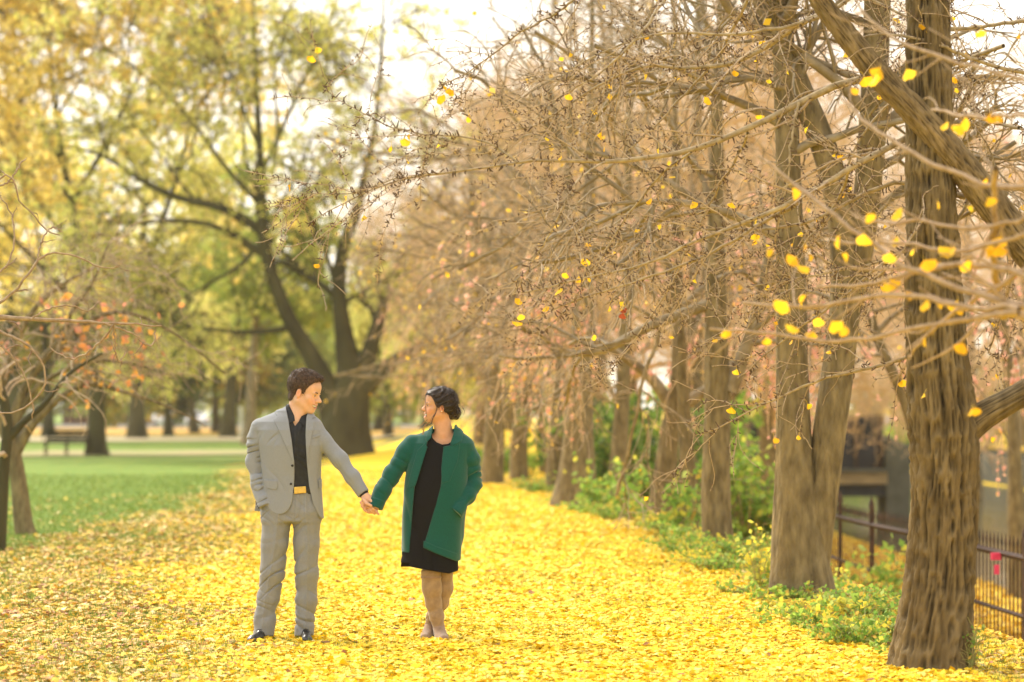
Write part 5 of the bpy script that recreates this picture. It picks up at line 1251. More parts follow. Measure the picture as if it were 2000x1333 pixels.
def mflow(b, g):
    l = mh(b.astype(np.float32)); t = np.clip((l[:, 2] - .03) / .05, 0, 1)[:, None]; return t * (fw * 1.0 + uw * .25) + (1 - t) * (-uw * 1.0 - fw * .35)
hair_strands('hair_strands', man_hair, mw, rng, 5200, .018, .0009, mflow, M['hair_m'], man, Q(550, 800, -.16), Q(650, 700, .16), lift=.35)

# shirt, collar, placket
TOR = [(806, 545, 600, .02, .06), (814, 528, 612, .015, .08), (824, 508, 624, .01, .098), (840, 502, 630, .0, .112), (870, 507, 630, -.005, .124), (900, 511, 627, -.005, .122), (930, 513, 626, -.003, .118), (960, 512, 628, 0, .122), (990, 510, 630, 0, .128), (1016, 508, 632, 0, .130)]
def shrink(tab, k, dk): return [(a, b + k, c - k, d, e - dk) for a, b, c, d, e in tab]
TS = shrink(TOR, 5, .018)
VNECK = [(566, 780), (598, 780), (602, 812), (590, 822), (577.5, 836), (570, 822), (562, 808)]
def shirt_f(p):
    d = loft(p, TS); d = smin(d, cap(p, Q(577, 806, .03), Q(577, 826, .01), .060, .068), .02)
    d = d + wrinkle(p, (1, 0, -.35), .09, .004, 1.0) - .004 + wrinkle(p, (.2, 0, 1), .07, .0035, 3.) * np.clip((900 - 0) / 1, 0, 1)
    v = np.maximum(poly2(p, [(574, 770), (600, 770), (594, 812), (578, 833), (571, 818)]), p[..., 1] - (Y0 + .01))
    d = smax(d, -v, .003); d = smax(d, -(cap(p, Q(574, 760, .0), Q(577, 822, .0), .062, .060)), .003)
    return smax(d, p[..., 2] - pZ(797) - (p[..., 1] - Y0) * .25, .003)
solid('shirt', shirt_f, (pX(500), Y0 - .2, pZ(965)), (pX(640), Y0 + .2, pZ(785)), .0033, M['shirt'], man)
def collar_f(side):
    poly = [(556, 792), (564, 789), (576, 812), (578, 822), (565, 829), (558, 810)] if side < 0 else [(595, 807), (602, 803), (604, 820), (597, 834), (586, 822), (590, 813)]
    def f(p):
        b = smin(loft(p, TS), cap(p, Q(577, 800, .03), Q(577, 826, .01), .063, .070), .02)
        return np.maximum(np.maximum(np.abs(b - .004) - .0035, poly2(p, poly)), p[..., 1] - (Y0 + .05))
    return f
for s in (-1, 1): solid('collar', collar_f(s), (pX(545), Y0 - .2, pZ(840)), (pX(612), Y0 + .1, pZ(780)), .0028, M['shirt'], man)
def disc(p0, r, d, m, name, parent):
    c = np.array(p0); u = np.array([c, c - [0, d * .7, 0], c - [0, d, 0]]); v, q = tubes(u[None], np.array([[r, r, .0005]]), 12); return build(name, v, [q], m, parent)
def surf(f, px, py, ya=-.3, yb=.1):
    """first point of the solid hit from the front"""
    ys = np.linspace(Y0 + ya, Y0 + yb, 400); p = np.stack([np.full(400, pX(px)), ys, np.full(400, pZ(py))], 1).astype(np.float32); d = f(p); i = np.argmax(d < 0) if (d < 0).any() else 200
    return np.array([pX(px), ys[i], pZ(py)])
for px, py in ((578, 836), (580, 861), (581, 888), (582, 915), (582, 938)): disc(surf(shirt_f, px, py) - [0, -.001, 0], .0052, .003, M['pearl'], 'shirt_button', man)
def placket_f(p): return np.maximum(np.maximum(np.abs(shirt_f(p) - .001) - .0022, poly2(p, [(575, 832), (583, 832), (586, 952), (578, 952)])), p[..., 1] - Y0)
solid('placket', placket_f, (pX(565), Y0 - .2, pZ(955)), (pX(595), Y0, pZ(828)), .0028, M['shirt'], man)

# trousers
def leg_f(p, rows, ph):
    pts = [(Q(a, b, c), r) for a, b, c, r in rows]; d = chain(p, pts, .03, (1, .92, 1))
    return d
LL = [(542, 1000, .0, .096), (537, 1060, 0, .088), (532, 1120, .0, .078), (524, 1170, .01, .071), (517, 1212, .01, .066), (514, 1242, .0, .066)]
LR = [(600, 1000, .0, .094), (598, 1060, 0, .085), (599, 1120, 0, .073), (598, 1170, .01, .069), (595, 1212, .01, .064), (594, 1240, .0, .064)]
def trous_f(p):
    hip = loft(p, [(950, 516, 622, 0, .108), (975, 514, 624, 0, .112), (1000, 511, 626, 0, .118), (1018, 512, 626, 0, .112)], 2.3)
    a = leg_f(p, LL, 0); b = leg_f(p, LR, 1); g = np.clip((p[..., 2] - pZ(1060)) / (pZ(1000) - pZ(1060)), 0, 1)
    d = smin(smin(a, b, .012), hip, .03)
    lx = np.interp(p[..., 2], [pZ(1230), pZ(1170), pZ(1060), pZ(1000)], [pX(512), pX(521), pX(541), pX(546)]); rx = np.interp(p[..., 2], [pZ(1230), pZ(1170), pZ(1060), pZ(1000)], [pX(597), pX(600), pX(603), pX(600)])
    cr = (np.exp(-((p[..., 0] - lx) / .010) ** 2) + np.exp(-((p[..., 0] - rx) / .010) ** 2)) * (p[..., 1] < Y0 - .02) * .006
    low = np.clip((pZ(1150) - p[..., 2]) / .2, 0, 1); knee = near(p, Q(590, 1118), .22) + near(p, Q(530, 1118), .2)
    w = wrinkle(p, (.5, .2, 1), .085, .013, .5, 9) * (.25 + low) + wrinkle(p, (-.7, .2, 1), .11, .010, 2.1, 7) * (.4 + knee * .5) + near(p, Q(572, 1010, -.1), .12) * wrinkle(p, (.9, 0, 1), .05, .010, 1.2, 5) + near(p, Q(572, 1010, -.1), .12) * wrinkle(p, (-.9, 0, 1), .05, .008, .2, 5)
    d = d + w - cr - .003
    d = smax(d, -(p[..., 2] - (pZ(1243) + (p[..., 1] - Y0) * -.15)) , .003)
    return smax(d, p[..., 2] - pZ(957), .004)
solid('trousers', trous_f, (pX(480), Y0 - .2, 0.0), (pX(650), Y0 + .2, pZ(950)), .0036, M['trouser'], man)
def fly_f(p): return np.maximum(np.maximum(np.abs(trous_f(p) - .001) - .0025, poly2(p, [(581, 964), (588, 964), (590, 990), (584, 1008), (577, 1014), (579, 990)])), p[..., 1] - Y0)
solid('fly', fly_f, (pX(570), Y0 - .2, pZ(1018)), (pX(595), Y0, pZ(960)), .003, M['trouser'], man)
def belt_f(p): return np.maximum(np.abs(loft(p, [(940, 521, 620, 0, .106), (965, 519, 621, 0, .108), (975, 519, 621, 0, .108)]) - .004) - .005, np.abs(p[..., 2] - pZ(956)) - .021)
bl = solid('belt', belt_f, (pX(500), Y0 - .2, pZ(966)), (pX(640), Y0 + .2, pZ(946)), .0035, M['belt'], man)
def buckle_f(p): return np.maximum(np.maximum(np.abs(loft(p, [(940, 521, 620, 0, .106), (975, 519, 621, 0, .108)]) - .012) - .004, poly2(p, [(577, 950.5), (600, 949), (601, 962), (578, 964)])), p[..., 1] - Y0)
solid('buckle', buckle_f, (pX(570), Y0 - .2, pZ(968)), (pX(606), Y0, pZ(944)), .0025, M['brass'], bl)

# jacket
ARM_L = [(Q(507, 836, .02), .060), (Q(500, 862, .03), .060), (Q(497, 905, .04), .056), (Q(506, 945, .0), .052), (Q(520, 990, -.07), .045)]
ARM_R = [(Q(614, 838, .01), .058), (Q(632, 862, .0), .054), (Q(665, 898, -.03), .050), (Q(690, 932, -.06), .046), (Q(716, 970, -.09), .041)]
def jack_base(p):
    d = loft(p, TOR, 2.3); d = smin(d, cap(p, Q(560, 812, .02), Q(516, 832, .015), .050, .056), .03); d = smin(d, cap(p, Q(590, 812, .02), Q(608, 832, .01), .045, .056), .03)
    d = smin(d, cap(p, Q(574, 802, .045), Q(574, 815, .03), .064, .075), .025)
    return d
XL = lambda z: np.interp(-z, [-pZ(v) for v in (780, 800, 820, 860, 905, 930, 950, 970, 985, 1010)], [pX(v) for v in (553, 557, 562, 569, 578, 578, 577, 575, 573, 573)])
XR = lambda z: np.interp(-z, [-pZ(v) for v in (780, 800, 860, 905, 950, 985, 1016)], [pX(v) for v in (604, 601, 600, 602, 606, 614, 629)])
def jack_f(p):
    b = jack_base(p); al = chain(p, ARM_L, .03); ar = chain(p, ARM_R, .03)
    fa = wrinkle(p, (-.25, .1, 1), .052, .014, .4, 8) * (.25 + 1.1 * near(p, Q(495, 905), .16) + .9 * near(p, Q(515, 965, -.05), .16))
    fb = wrinkle(p, (1, .1, .55), .060, .013, 1.4, 9) * (.35 + .9 * near(p, Q(655, 885), .14)) * np.clip((p[..., 0] - pX(622)) / .05, 0, 1)
    al = al + fa - .003; ar = ar + fb - .002
    b = b + wrinkle(p, (1, 0, .8), .10, .012, 2.2, 6) * near(p, Q(550, 925, -.1), .16) + near(p, Q(530, 850, -.1), .08) * wrinkle(p, (1, 0, -.9), .06, .006, .2, 5) - .002
    z = p[..., 2]; front = p[..., 1] - (Y0 + .02)
    cut = np.maximum(np.maximum(XL(z) - p[..., 0], p[..., 0] - XR(z)), front)
    b = smax(b, -cut, .003)
    b = smax(b, -(cap(p, Q(574, 770, -.01), Q(576, 830, -.02), .072, .072)), .003)
    # rounded front corners and the back hem
    hem = np.where(p[..., 1] < Y0 + .02, np.interp(p[..., 0], [pX(v) for v in (505, 518, 524, 530, 538, 546, 554, 561, 567, 572, 576, 600, 612, 622, 631, 640)], [pZ(v) for v in (972, 980, 988, 995, 1001, 1003.5, 1003, 1000, 994, 985, 970, 960, 985, 1006, 1014, 1008)]), pZ(1001))
    b = smax(b, hem - z, .004)
    b = smax(b, -np.maximum(poly2(p, [(577, 950), (606, 950), (620, 1015), (629, 1030), (575, 1030), (574, 990)]), front), .003)
    d = smin(b, ar, .012); 
    al = smax(al, plane(p, Q(521, 987, -.07), (.42, -.2, -1.0)), .003); ar = smax(ar, plane(p, Q(711.5, 963.5, -.09), (.78, -.3, -1.0)), .003)
    d = smin(smin(b, ar, .012), al, .010)
    d = smin(d, np.maximum(poly2(p, [(499, 972), (520, 968), (520, 1001), (495, 999)]), np.abs(p[..., 1] - (Y0 + .075)) - .01), .004)
    return smax(d, p[..., 2] - (pZ(792) + (p[..., 1] - Y0 - .1) * .10), .004)
solid('jacket', jack_f, (pX(468), Y0 - .24, pZ(1022)), (pX(735), Y0 + .22, pZ(785)), .0033, M['suit'], man)
def plate(base, poly, off, th, y1=.0): return lambda p: np.maximum(np.maximum(np.abs(base(p) - off) - th, poly2(p, poly)), p[..., 1] - (Y0 + y1))
jb = lambda p: jack_base(p)
LAPL = [(551, 790), (557, 789), (566, 822), (573, 860), (578.5, 904), (576, 904), (560, 868), (545, 836), (536, 820), (543, 813), (536, 806)]
LAPR = [(603, 798), (610, 806), (618, 815), (611, 818), (616, 824), (612, 850), (607, 880), (603, 904), (601, 880), (599.5, 850), (600, 815)]
o = solid('lapel', plate(jb, LAPL, .004, .0042), (pX(525), Y0 - .2, pZ(910)), (pX(590), Y0 + .02, pZ(784)), .0028, M['suit'], man)
o = solid('lapel', plate(jb, LAPR, .004, .0042), (pX(590), Y0 - .2, pZ(910)), (pX(630), Y0 + .02, pZ(790)), .0028, M['suit'], man)
solid('pocket_flap', plate(jb, [(517, 936), (545.5, 938.5), (545, 953), (541, 956), (524, 953)], .004, .0042), (pX(510), Y0 - .2, pZ(960)), (pX(550), Y0, pZ(930)), .0026, M['suit'], man)
solid('pocket_flap', plate(jb, [(623, 937), (629, 936), (629, 954), (625, 954)], .004, .0042), (pX(615), Y0 - .2, pZ(960)), (pX(635), Y0, pZ(930)), .0026, M['suit'], man)
solid('breast_pocket', plate(jb, [(612, 852), (628, 848), (628, 852.5), (612, 857)], .002, .0030), (pX(606), Y0 - .2, pZ(862)), (pX(634), Y0, pZ(842)), .0024, M['suit'], man)
for px, py in ((575.5, 909), (572.5, 944.5)): disc(surf(jack_f, px - 1, py), .0085, .005, M['button'], 'jacket_button', man)
for px, py in ((500, 980), (502, 984), (504, 988), (506, 991)): disc(surf(jack_f, px + 2, py), .0055, .004, M['button'], 'sleeve_button', man)
solid('cuff', lambda p: smax(cap(p, Q(706, 957, -.085), Q(716, 969, -.092), .032, .032), np.abs(plane(p, Q(712.5, 965, -.09), (.78, -.3, -1.0))) - .009, .002), Q(695, 980, -.16), Q(730, 945, -.02), .0028, M['shirt'], man)

# shoes
def shoe(tip, heel, ph):
    t, h_ = Q(*tip), Q(*heel); t[2] = h_[2] = .045; ax = unit(t - h_)
    def up(p):
        t2 = t - [0, 0, .014]; d = cap(p, h_, t2, .035, .028, (1, 1, 1.0)); d = smin(d, cap(p, h_ + [0, 0, .035], h_ + ax * .10 + [0, 0, .012], .034, .028), .03)
        d = smin(d, ell(p, t2 + ax * .012 - [0, 0, .004], (.036, .036, .020)), .02)
        s3 = np.abs((p - np.float32(t2 + ax * .0)) @ np.float32(ax)); d = d + .0022 * np.exp(-(s3 / .0035) ** 2)
        return smax(smax(d, .014 - p[..., 2], .003), p[..., 2] - .115, .01)
    def sl_(p):
        q = p.copy(); q[..., 2] = .03; a = h_.copy(); b = t.copy(); a[2] = b[2] = .03
        return smax(cap(q, a - ax * .004, b + ax * .018, .037, .035), np.abs(p[..., 2] - .009) - .008, .002)
    return up, sl_, t, h_, ax
for tip, heel in (((500, 1244, -.16), (521, 1240, .05)), ((603, 1244, -.15), (594, 1238, .06))):
    up, sf, t, h_, ax = shoe(tip, heel, 0); lo = np.minimum(t, h_) - .09; hi = np.maximum(t, h_) + .12; lo[2] = -.01
    sh = solid('shoe', up, lo, hi, .003, M['shoe'], man); solid('sole', sf, lo, hi, .003, M['button'], sh)
    sd_ = np.array([-ax[1], ax[0], 0]); c0 = h_ + ax * .095 + np.array([0, 0, .052]); mb = MB()
    for i in range(3):
        c = c0 + ax * .018 * i - np.array([0, 0, .008 * i]); mb.tube([c - sd_ * .018, c + [0, 0, .006], c + sd_ * .018], [.0022] * 3, 5)
    mb.make('laces', M['button'], sh)

# =================================================== the woman
wom = empty('person', (pX(850), Y0, 0.0), 'laughing dark-haired woman in a green coat, black dress and tan knee boots', 'person')
wc = Q(857, 795); wh, ww, wsc = head_frame(wc, (-math.cos(math.radians(14)), -math.sin(math.radians(14))), math.radians(-5), 0, .965)
axw = unit(np.array(Q(722, 985)) - np.array(Q(738, 980))); 
def her_hand(p):
    d = ell((p - np.float32(Q(731, 988, -.105))) @ np.float32(RW.T), (0, 0, 0), (.040, .017, .032))
    d = smin(d, cap(p, Q(742, 978, -.08), Q(733, 987, -.10), .024, .024), .02)
    F4 = [((722, 981, -.12), (711, 976, -.135), (707, 980, -.145), (710, 985, -.15)), ((723, 986, -.12), (713, 983, -.14), (710, 988, -.15), (714, 992, -.15)),
          ((725, 991, -.12), (716, 989, -.14), (714, 994, -.148), (718, 998, -.145)), ((729, 995, -.115), (722, 995, -.13), (720, 999, -.135), (724, 1001, -.13))]
    for k, (a, b, c, e) in enumerate(F4):
        r = .0086 - abs(k - 1) * .0005; d = smin(d, chain(p, [(Q(*a), r + .001), (Q(*b), r), (Q(*c), r - .0004), (Q(*e), r - .0012)], .003), .004)
    d = smin(d, chain(p, [(Q(735, 993, -.12), .010), (Q(738, 999, -.13), .009), (Q(741, 1003, -.13), .0075)], .004), .006)
    return d
RW = np.stack([axw, nz_, np.cross(axw, nz_)])
def wom_body(p):
    l = wh(p); d = head_sdf(l, True) * wsc
    d = smin(d, cap(p, ww((-.026, 0, -.056)), Q(867, 848, .015), .053, .060), .035)
    d = smin(d, cap(p, ww((.0, 0, -.055)), Q(863, 850, -.02), .028, .034), .028)
    d = smin(d, loft(p, [(848, 830, 900, .02, .040), (862, 814, 908, .012, .066), (900, 812, 904, .005, .080), (960, 810, 896, -.0, .090), (1030, 802, 892, .0, .095)]), .03)
    d = smin(d, chain(p, [(Q(806, 872), .038), (Q(768, 926, -.03), .034), (Q(740, 976, -.09), .024)], .02), .03)
    d = smin(d, chain(p, [(Q(910, 876), .038), (Q(923, 940, .02), .032), (Q(911, 968, -.04), .026), (Q(899, 988, -.08), .022)], .02), .03)
    for pts in ([(835, 1030, 0, .06), (843, 1120, -.02, .048), (846, 1175, -.01, .036), (856, 1218, -.02, .018)], [(868, 1030, .01, .06), (868, 1120, .045, .046), (861, 1175, .06, .032), (841, 1215, .06, .016)]):
        d = smin(d, chain(p, [(Q(a, b, c), r) for a, b, c, r in pts], .02), .02)
    return smin(d, her_hand(p), .008)
solid('body', wom_body, (pX(695), Y0 - .28, 0), (pX(960), Y0 + .26, pZ(735)), .0033, M['skin'], wom, skin_col((.56, .30, .175), (.55, .14, .13), wh))
face_parts(wom, wh, ww, wsc, 'hair_w', 'iris_b', -.0645, True)
mb = MB()
sphere(ww((-.004, .084, -.031)), .0038, M['teeth'], 'earring', wom, 8)
WG = np.array([(-.2, -.072), (-.085, -.070), (-.055, -.055), (-.030, -.030), (-.012, -.020), (.004, -.018), (.018, -.024), (.026, .000), (.040, .026), (.058, .050), (.074, .070), (.092, .086), (.13, .09)])
def wom_hair(p):
    l = wh(p); d = ell(l, (-.016, 0, .048), (.112, .086, .094))
    d = smin(d, ell(l, (-.040, 0, .010), (.080, .080, .070)), .02)
    d = smin(d, ell(l, (.030, 0, .075), (.058, .066, .050)), .02)
    # swept-back waves
    u = l[..., 2] + .55 * l[..., 0]; d = d - .0030 * np.sin(u * 150 + np.abs(l[..., 1]) * 60 + np.sin(l[..., 0] * 55) * 1.6) - .0016 * np.sin(u * 310 + l[..., 1] * 90)
    part = np.exp(-((l[..., 1] - .012) / .005) ** 2) * (l[..., 0] > 0) * .004; d = d + part
    g = np.interp(l[..., 0], WG[:, 0], WG[:, 1]) - (l[..., 0] > .03) * (1 - np.clip(np.abs(l[..., 1]) / .07, 0, 1)) * .010
    return smax(d, g - l[..., 2], .004) * wsc
solid('hair', wom_hair, Q(815, 840, -.16), Q(915, 735, .16), .0028, M['hair_w'], wom)
hc = ww((-.108, 0, -.028))
def bun_f(p):
    l = wh(p); d = ell(l, (-.116, 0, -.030), (.044, .048, .047)); d = smin(d, ell(l, (-.072, 0, -.052), (.034, .040, .032)), .02)
    r = np.arctan2(l[..., 2] + .030, l[..., 0] + .112); s = np.sqrt((l[..., 2] + .030) ** 2 + (l[..., 0] + .112) ** 2)
    return (d - .0045 * np.sin(r * 3 + s * 260 + l[..., 1] * 80) - .002 * np.sin(r * 7 - s * 300)) * wsc
solid('bun', bun_f, Q(870, 845, -.12), Q(925, 760, .12), .0028, M['hair_w'], wom)
rng = np.random.default_rng(82)
def wflow(b, g): return np.array(hc) - b + np.array([0, 0, -.02])
hair_strands('hair_strands', wom_hair, ww, rng, 5200, .045, .0008, wflow, M['hair_w'], wom, Q(815, 840, -.16), Q(915, 735, .16), k=6, lift=.06)
P = []; 
for i in range(46):
    a = rng.uniform(0, 6.28); r = rng.uniform(.018, .036); c = np.array([-.120, 0, -.028]) + rng.normal(0, .010, 3) * [1, 1.6, 1]; t = np.linspace(0, rng.uniform(2.0, 4.2), 12)
    P.append([ww(c + np.array([math.cos(a + v) * r * (1 + .1 * v), rng.normal(0, .0012) + .012 * math.sin(v * 2 + a), math.sin(a + v) * r])) for v in t])
v, q = tubes(np.array(P), np.full((46, 12), .0021) * np.linspace(1, .4, 12)[None], 4); build('bun_curls', v, [q], M['hair_curl'], wom)
# loose locks beside the cheek, golden at the ends
def lock(px, n, sp, r, m, seed, name='loose_lock'):
    rg = np.random.default_rng(seed); base = resample(np.array([Q(*a) for a in px]), 22); P = []
    for i in range(n):
        o = rg.normal(0, sp, 3) * [1, .6, .3]; w = rg.normal(0, sp * .8, 3)
        t = np.linspace(0, 1, 22)[:, None]; P.append(base + o * (.3 + t) + w * np.sin(t * rg.uniform(4, 9) + rg.uniform(0, 6)))
    v, q = tubes(np.array(P), np.full((n, 22), r) * np.linspace(1, .45, 22)[None], 3); build(name, v, [q], m, wom)
lock([(846, 775, -.085), (852, 790, -.095), (855, 798, -.095), (851, 808, -.09), (845, 818, -.09), (843, 828, -.10)], 16, .0026, .0009, M['hair_w'], 1)
lock([(834, 768, -.05), (832, 785, -.075), (832, 798, -.08), (834, 815, -.085)], 6, .0014, .0007, M['hair_w'], 2)
lock([(843, 824, -.10), (834, 828, -.11), (828, 836, -.12), (829, 843, -.12), (827, 849, -.12)], 14, .0028, .0011, M['hair_tip'], 3)
lock([(836, 820, -.09), (828, 826, -.10), (823, 833, -.11), (817, 832, -.11)], 7, .0025, .0010, M['hair_tip'], 4)
lock([(893, 805, -.03), (897, 812, -.03), (893, 820, -.02)], 8, .003, .0009, M['hair_w'], 5)

# dress
WT = [(842, 838, 893, .01, .055), (852, 815, 910, .01, .082), (866, 801, 922, .0, .10), (900, 798, 915, -.01, .115), (940, 792, 912, -.015, .125), (1000, 786, 910, -.01, .13), (1050, 782, 906, .0, .135), (1100, 776, 897, .0, .145)]
DR = [(846, 836, 895, .01, .048), (856, 816, 908, .01, .075), (870, 806, 914, .0, .090), (900, 806, 910, -.01, .104), (940, 803, 903, -.015, .118), (985, 798, 900, -.015, .122), (1040, 790, 896, -.005, .118), (1085, 786, 894, .0, .122), (1122, 778, 894, .0, .130)]
def dress_f(p):
    d = loft(p, DR, 2.2) + wrinkle(p, (.5, 0, 1), .12, .005, .4, 5) * .6 + wrinkle(p, (1, 0, .12), .10, .006, 1.8, 4) * np.clip((pZ(1000) - p[..., 2]) / .2, 0, 1) - .003
    nk = np.maximum(poly2(p, [(842, 838), (895, 838), (893, 848), (886, 860), (876, 867), (864, 868.5), (853, 864), (845, 856)]), p[..., 1] - (Y0 + .0)); d = smax(d, -nk, .004)
    d = smax(d, -cap(p, Q(868, 820, .0), Q(868, 850, .0), .062, .062), .004)
    hem = np.where(p[..., 0] < pX(800), pZ(1099), np.interp(p[..., 0], [pX(800), pX(878), pX(884), pX(894)], [pZ(1105), pZ(1119), pZ(1117), pZ(1115)])); hem = np.where(p[..., 1] > Y0 + .03, pZ(1108), hem)
    return smax(d, hem - p[..., 2], .003)
solid('dress', dress_f, (pX(765), Y0 - .2, pZ(1125)), (pX(930), Y0 + .2, pZ(840)), .0036, M['dress'], wom)
# coat
CL = [(Q(806, 868, .0), .062), (Q(793, 885, -.01), .062), (Q(768, 925, -.03), .056), (Q(748, 958, -.07), .050), (Q(733, 990, -.095), .050)]
CR = [(Q(908, 872, .0), .060), (Q(919, 900, .01), .060), (Q(925, 945, .02), .055), (Q(912, 970, -.04), .050), (Q(893, 1000, -.10), .045)]
def coat_base(p):
    d = loft(p, WT, 2.3); d = smin(d, cap(p, Q(846, 852, .015), Q(812, 868, .01), .040, .050), .03); d = smin(d, cap(p, Q(888, 850, .015), Q(904, 868, .01), .038, .050), .03); return d
CXL = lambda z: np.interp(-z, [-pZ(v) for v in (820, 848, 862, 876, 905, 950, 1000, 1084)], [pX(v) for v in (846, 842, 836, 832, 823, 811, 806.5, 800)])
CXR = lambda z: np.interp(-z, [-pZ(v) for v in (820, 850, 862, 870, 872, 905, 950, 1000, 1068, 1100)], [pX(v) for v in (891, 886, 882, 880, 867.5, 866, 862, 848, 828, 822)])
def coat_f(p):
    b = coat_base(p); z = p[..., 2]; front = p[..., 1] - (Y0 + .0)
    b = b + wrinkle(p, (1, 0, .2), .17, .016, 2.6, 3) * np.clip((pZ(960) - z) / .2, 0, 1) * .8 - .003
    cut = np.maximum(np.maximum(CXL(z) - p[..., 0], p[..., 0] - CXR(z)), front); b = smax(b, -cut, .004)
    b = smax(b, -cap(p, Q(868, 815, -.01), Q(867, 858, -.02), .068, .070), .004)
    hem = np.where(p[..., 1] < Y0 + .05, np.where(p[..., 0] < pX(814), pZ(1078), np.interp(p[..., 0], [pX(826), pX(850), pX(893), pX(900)], [pZ(1067), pZ(1078), pZ(1095.5), pZ(1094)])), pZ(1086))
    b = smax(b, hem - z, .004)
    al = chain(p, CL, .03) + wrinkle(p, (.85, .1, -.55) if False else (.5, .1, .9), .062, .008, .9, 7) * (.35 + .9 * near(p, Q(765, 935, -.05), .16)) - .003
    ar = chain(p, CR, .03) + wrinkle(p, (-.35, .1, 1), .055, .016, .2, 7) * (.3 + 1.1 * near(p, Q(922, 955, -.02), .15)) - .003
    # turned wide cuff on the reaching arm
    cf = smax(cap(p, Q(741, 972, -.085), Q(733, 992, -.10), .052, .055), np.maximum(plane(p, Q(731, 990, -.10), (-.35, -.2, -1)), -plane(p, Q(738, 976, -.085), (-.35, -.2, -1))), .006)
    al = smax(al, plane(p, Q(732, 988, -.10), (-.35, -.2, -1)), .004); al = smin(al, cf, .008)
    hole = cap(p, Q(737, 984, -.09), Q(728, 1006, -.12), .040, .044); al = smax(al, -smax(hole, -plane(p, Q(733, 984, -.10), (-.35, -.2, -1)), .002), .003)
    ar = smax(ar, plane(p, Q(890, 998, -.1), (-.8, -.2, -.9)), .004)
    d = smin(smin(b, al, .014), ar, .010)
    return smax(d, z - (pZ(826) + (p[..., 1] - Y0) * .12), .005)
solid('coat', coat_f, (pX(700), Y0 - .26, pZ(1100)), (pX(960), Y0 + .22, pZ(818)), .0036, M['coat'], wom)
cb = lambda p: smin(coat_base(p), cap(p, Q(868, 832, .01), Q(868, 856, .0), .070, .088), .02)
solid('collar', lambda p: np.maximum(plate(cb, [(841, 831), (846, 833), (843, 855), (834, 864), (832, 858), (835, 845)], .006, .006, .06)(p), -1), (pX(820), Y0 - .2, pZ(870)), (pX(855), Y0 + .08, pZ(818)), .003, M['coat'], wom)
solid('collar', plate(cb, [(888, 831), (893, 828), (900, 831), (906, 838), (902, 862), (886, 872), (880, 866), (886, 848)], .006, .006, .06), (pX(872), Y0 - .2, pZ(878)), (pX(912), Y0 + .08, pZ(818)), .003, M['coat'], wom)
solid('lapel', plate(coat_base, [(867, 872), (884, 870), (899, 866), (895, 900), (880, 938), (864, 944), (863, 915)], .003, .004), (pX(855), Y0 - .2, pZ(955)), (pX(905), Y0, pZ(862)), .003, M['coat'], wom)
solid('lapel', plate(coat_base, [(830, 866), (836, 873), (826, 905), (813, 948), (795, 956), (806, 915), (816, 880)], .003, .004), (pX(790), Y0 - .2, pZ(965)), (pX(842), Y0, pZ(860)), .003, M['coat'], wom)
solid('hem_band', plate(coat_base, [(829, 1054), (850, 1064), (894, 1080), (893, 1094), (850, 1077), (828, 1066)], .002, .0035), (pX(820), Y0 - .2, pZ(1100)), (pX(900), Y0, pZ(1050)), .003, M['coat'], wom)
# boots: front leg crossed over the other
def boot(rows, toe, heel, sc=1.0, ph=0.):
    pts = [(Q(a, b, c), r) for a, b, c, r in rows]; t, h_ = Q(*toe), Q(*heel); t[2] = .030; h_[2] = .045; an = pts[-1][0]
    def sh(p):
        d = chain(p, pts, .03); low = np.exp(-((p[..., 2] - pZ(1205)) / .06) ** 2)
        return smax(d + wrinkle(p, (.45, .1, 1), .040, .008, ph, 9) * low + wrinkle(p, (-.5, .1, 1), .05, .005, ph + .7, 9) * low - .004 * low + wrinkle(p, (.2, 0, 1), .12, .004, ph + 2, 4), p[..., 2] - pZ(1112), .003)
    def ft(p):
        e_ = unit((t - h_) * [1, 1, 0]); d = cap(p, h_, t + e_ * .012 - [0, 0, .006], .035, .023); d = smin(d, cap(p, an, h_ + (t - h_) * .55, .038, .030), .05); d = smin(d, cap(p, t - e_ * .06, t, .032, .026), .03)
        return smax(d, .006 - p[..., 2], .003)
    return sh, ft
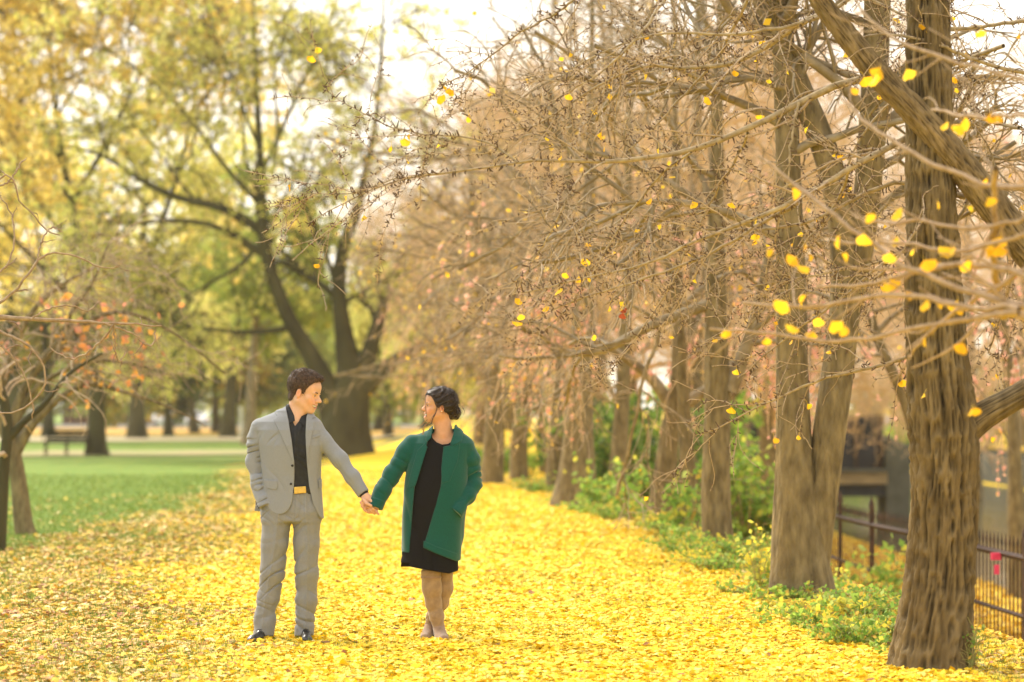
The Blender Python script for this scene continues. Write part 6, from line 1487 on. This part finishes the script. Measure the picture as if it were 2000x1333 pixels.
for rows, toe, heel, ph in (([(842, 1118, -.03, .066), (844, 1150, -.02, .062), (847, 1178, -.01, .052), (853, 1203, -.02, .040), (857, 1224, -.02, .040)], (868, 1250, -.16), (857, 1244, .02), .3),
                            ([(868, 1118, .04, .060), (867, 1150, .05, .058), (861, 1178, .06, .048), (846, 1203, .06, .037), (840, 1224, .06, .037)], (830, 1248, -.08), (840, 1244, .09), 1.9)):
    sh, ft = boot(rows, toe, heel, 1, ph)
    b_ = solid('boot', sh, (pX(805), Y0 - .24, .02), (pX(895), Y0 + .2, pZ(1105)), .0036, M['suede'], wom)
    solid('foot', ft, (pX(805), Y0 - .24, -.01), (pX(895), Y0 + .2, pZ(1195)), .0034, M['suede_foot'], b_)
    f_ = bpy.data.objects[-1] if False else b_.children[0]; h0, t0_ = Q(*heel), Q(*toe); e_ = unit((t0_ - h0) * [1, 1, 0])
    mb = MB(); hp = h0 * [1, 1, 0]; mb.tube([hp - e_ * .012 + [0, 0, .002], hp - e_ * .008 + [0, 0, .03], hp - e_ * .004 + [0, 0, .05]], [.022, .024, .030], 10); mb.make('heel', M['heel'], f_)
# thin seam band at the knee of the front boot
solid('boot_band', lambda p: smax(np.abs(cap(p, Q(842, 1118, -.03), Q(844, 1150, -.02), .066, .062) - .002) - .0025, np.abs(p[..., 2] - pZ(1127) ) - .006, .002), (pX(810), Y0 - .14, pZ(1140)), (pX(880), Y0 + .1, pZ(1112)), .003, M['suede_foot'], wom)


# ------------------------------------------------------------------ soft autumn haze
mb = MB(); mb.box((20, 430, 20), (700, 960, 56))
hz = mb.make('haze', None, smooth=False, loc=(20, 430, 20)); hz.data.materials.clear()
hm = bpy.data.materials.new('haze'); hm.use_nodes = True; hn = hm.node_tree; hn.nodes.clear()
ho = hn.nodes.new("ShaderNodeOutputMaterial"); hv = hn.nodes.new("ShaderNodeVolumePrincipled")
hv.inputs["Color"].default_value = (1.0, .93, .80, 1); hv.inputs["Density"].default_value = .00026; hv.inputs["Anisotropy"].default_value = .2
hn.links.new(hv.outputs[0], ho.inputs["Volume"]); hz.data.materials.append(hm); hz['kind'] = 'stuff'; hz['label'] = 'pale warm haze in the air between the trees'; hz['category'] = 'haze'
SC.cycles.volume_bounces = 1
for o in bpy.data.objects:
    if '_o' in o: del o['_o']
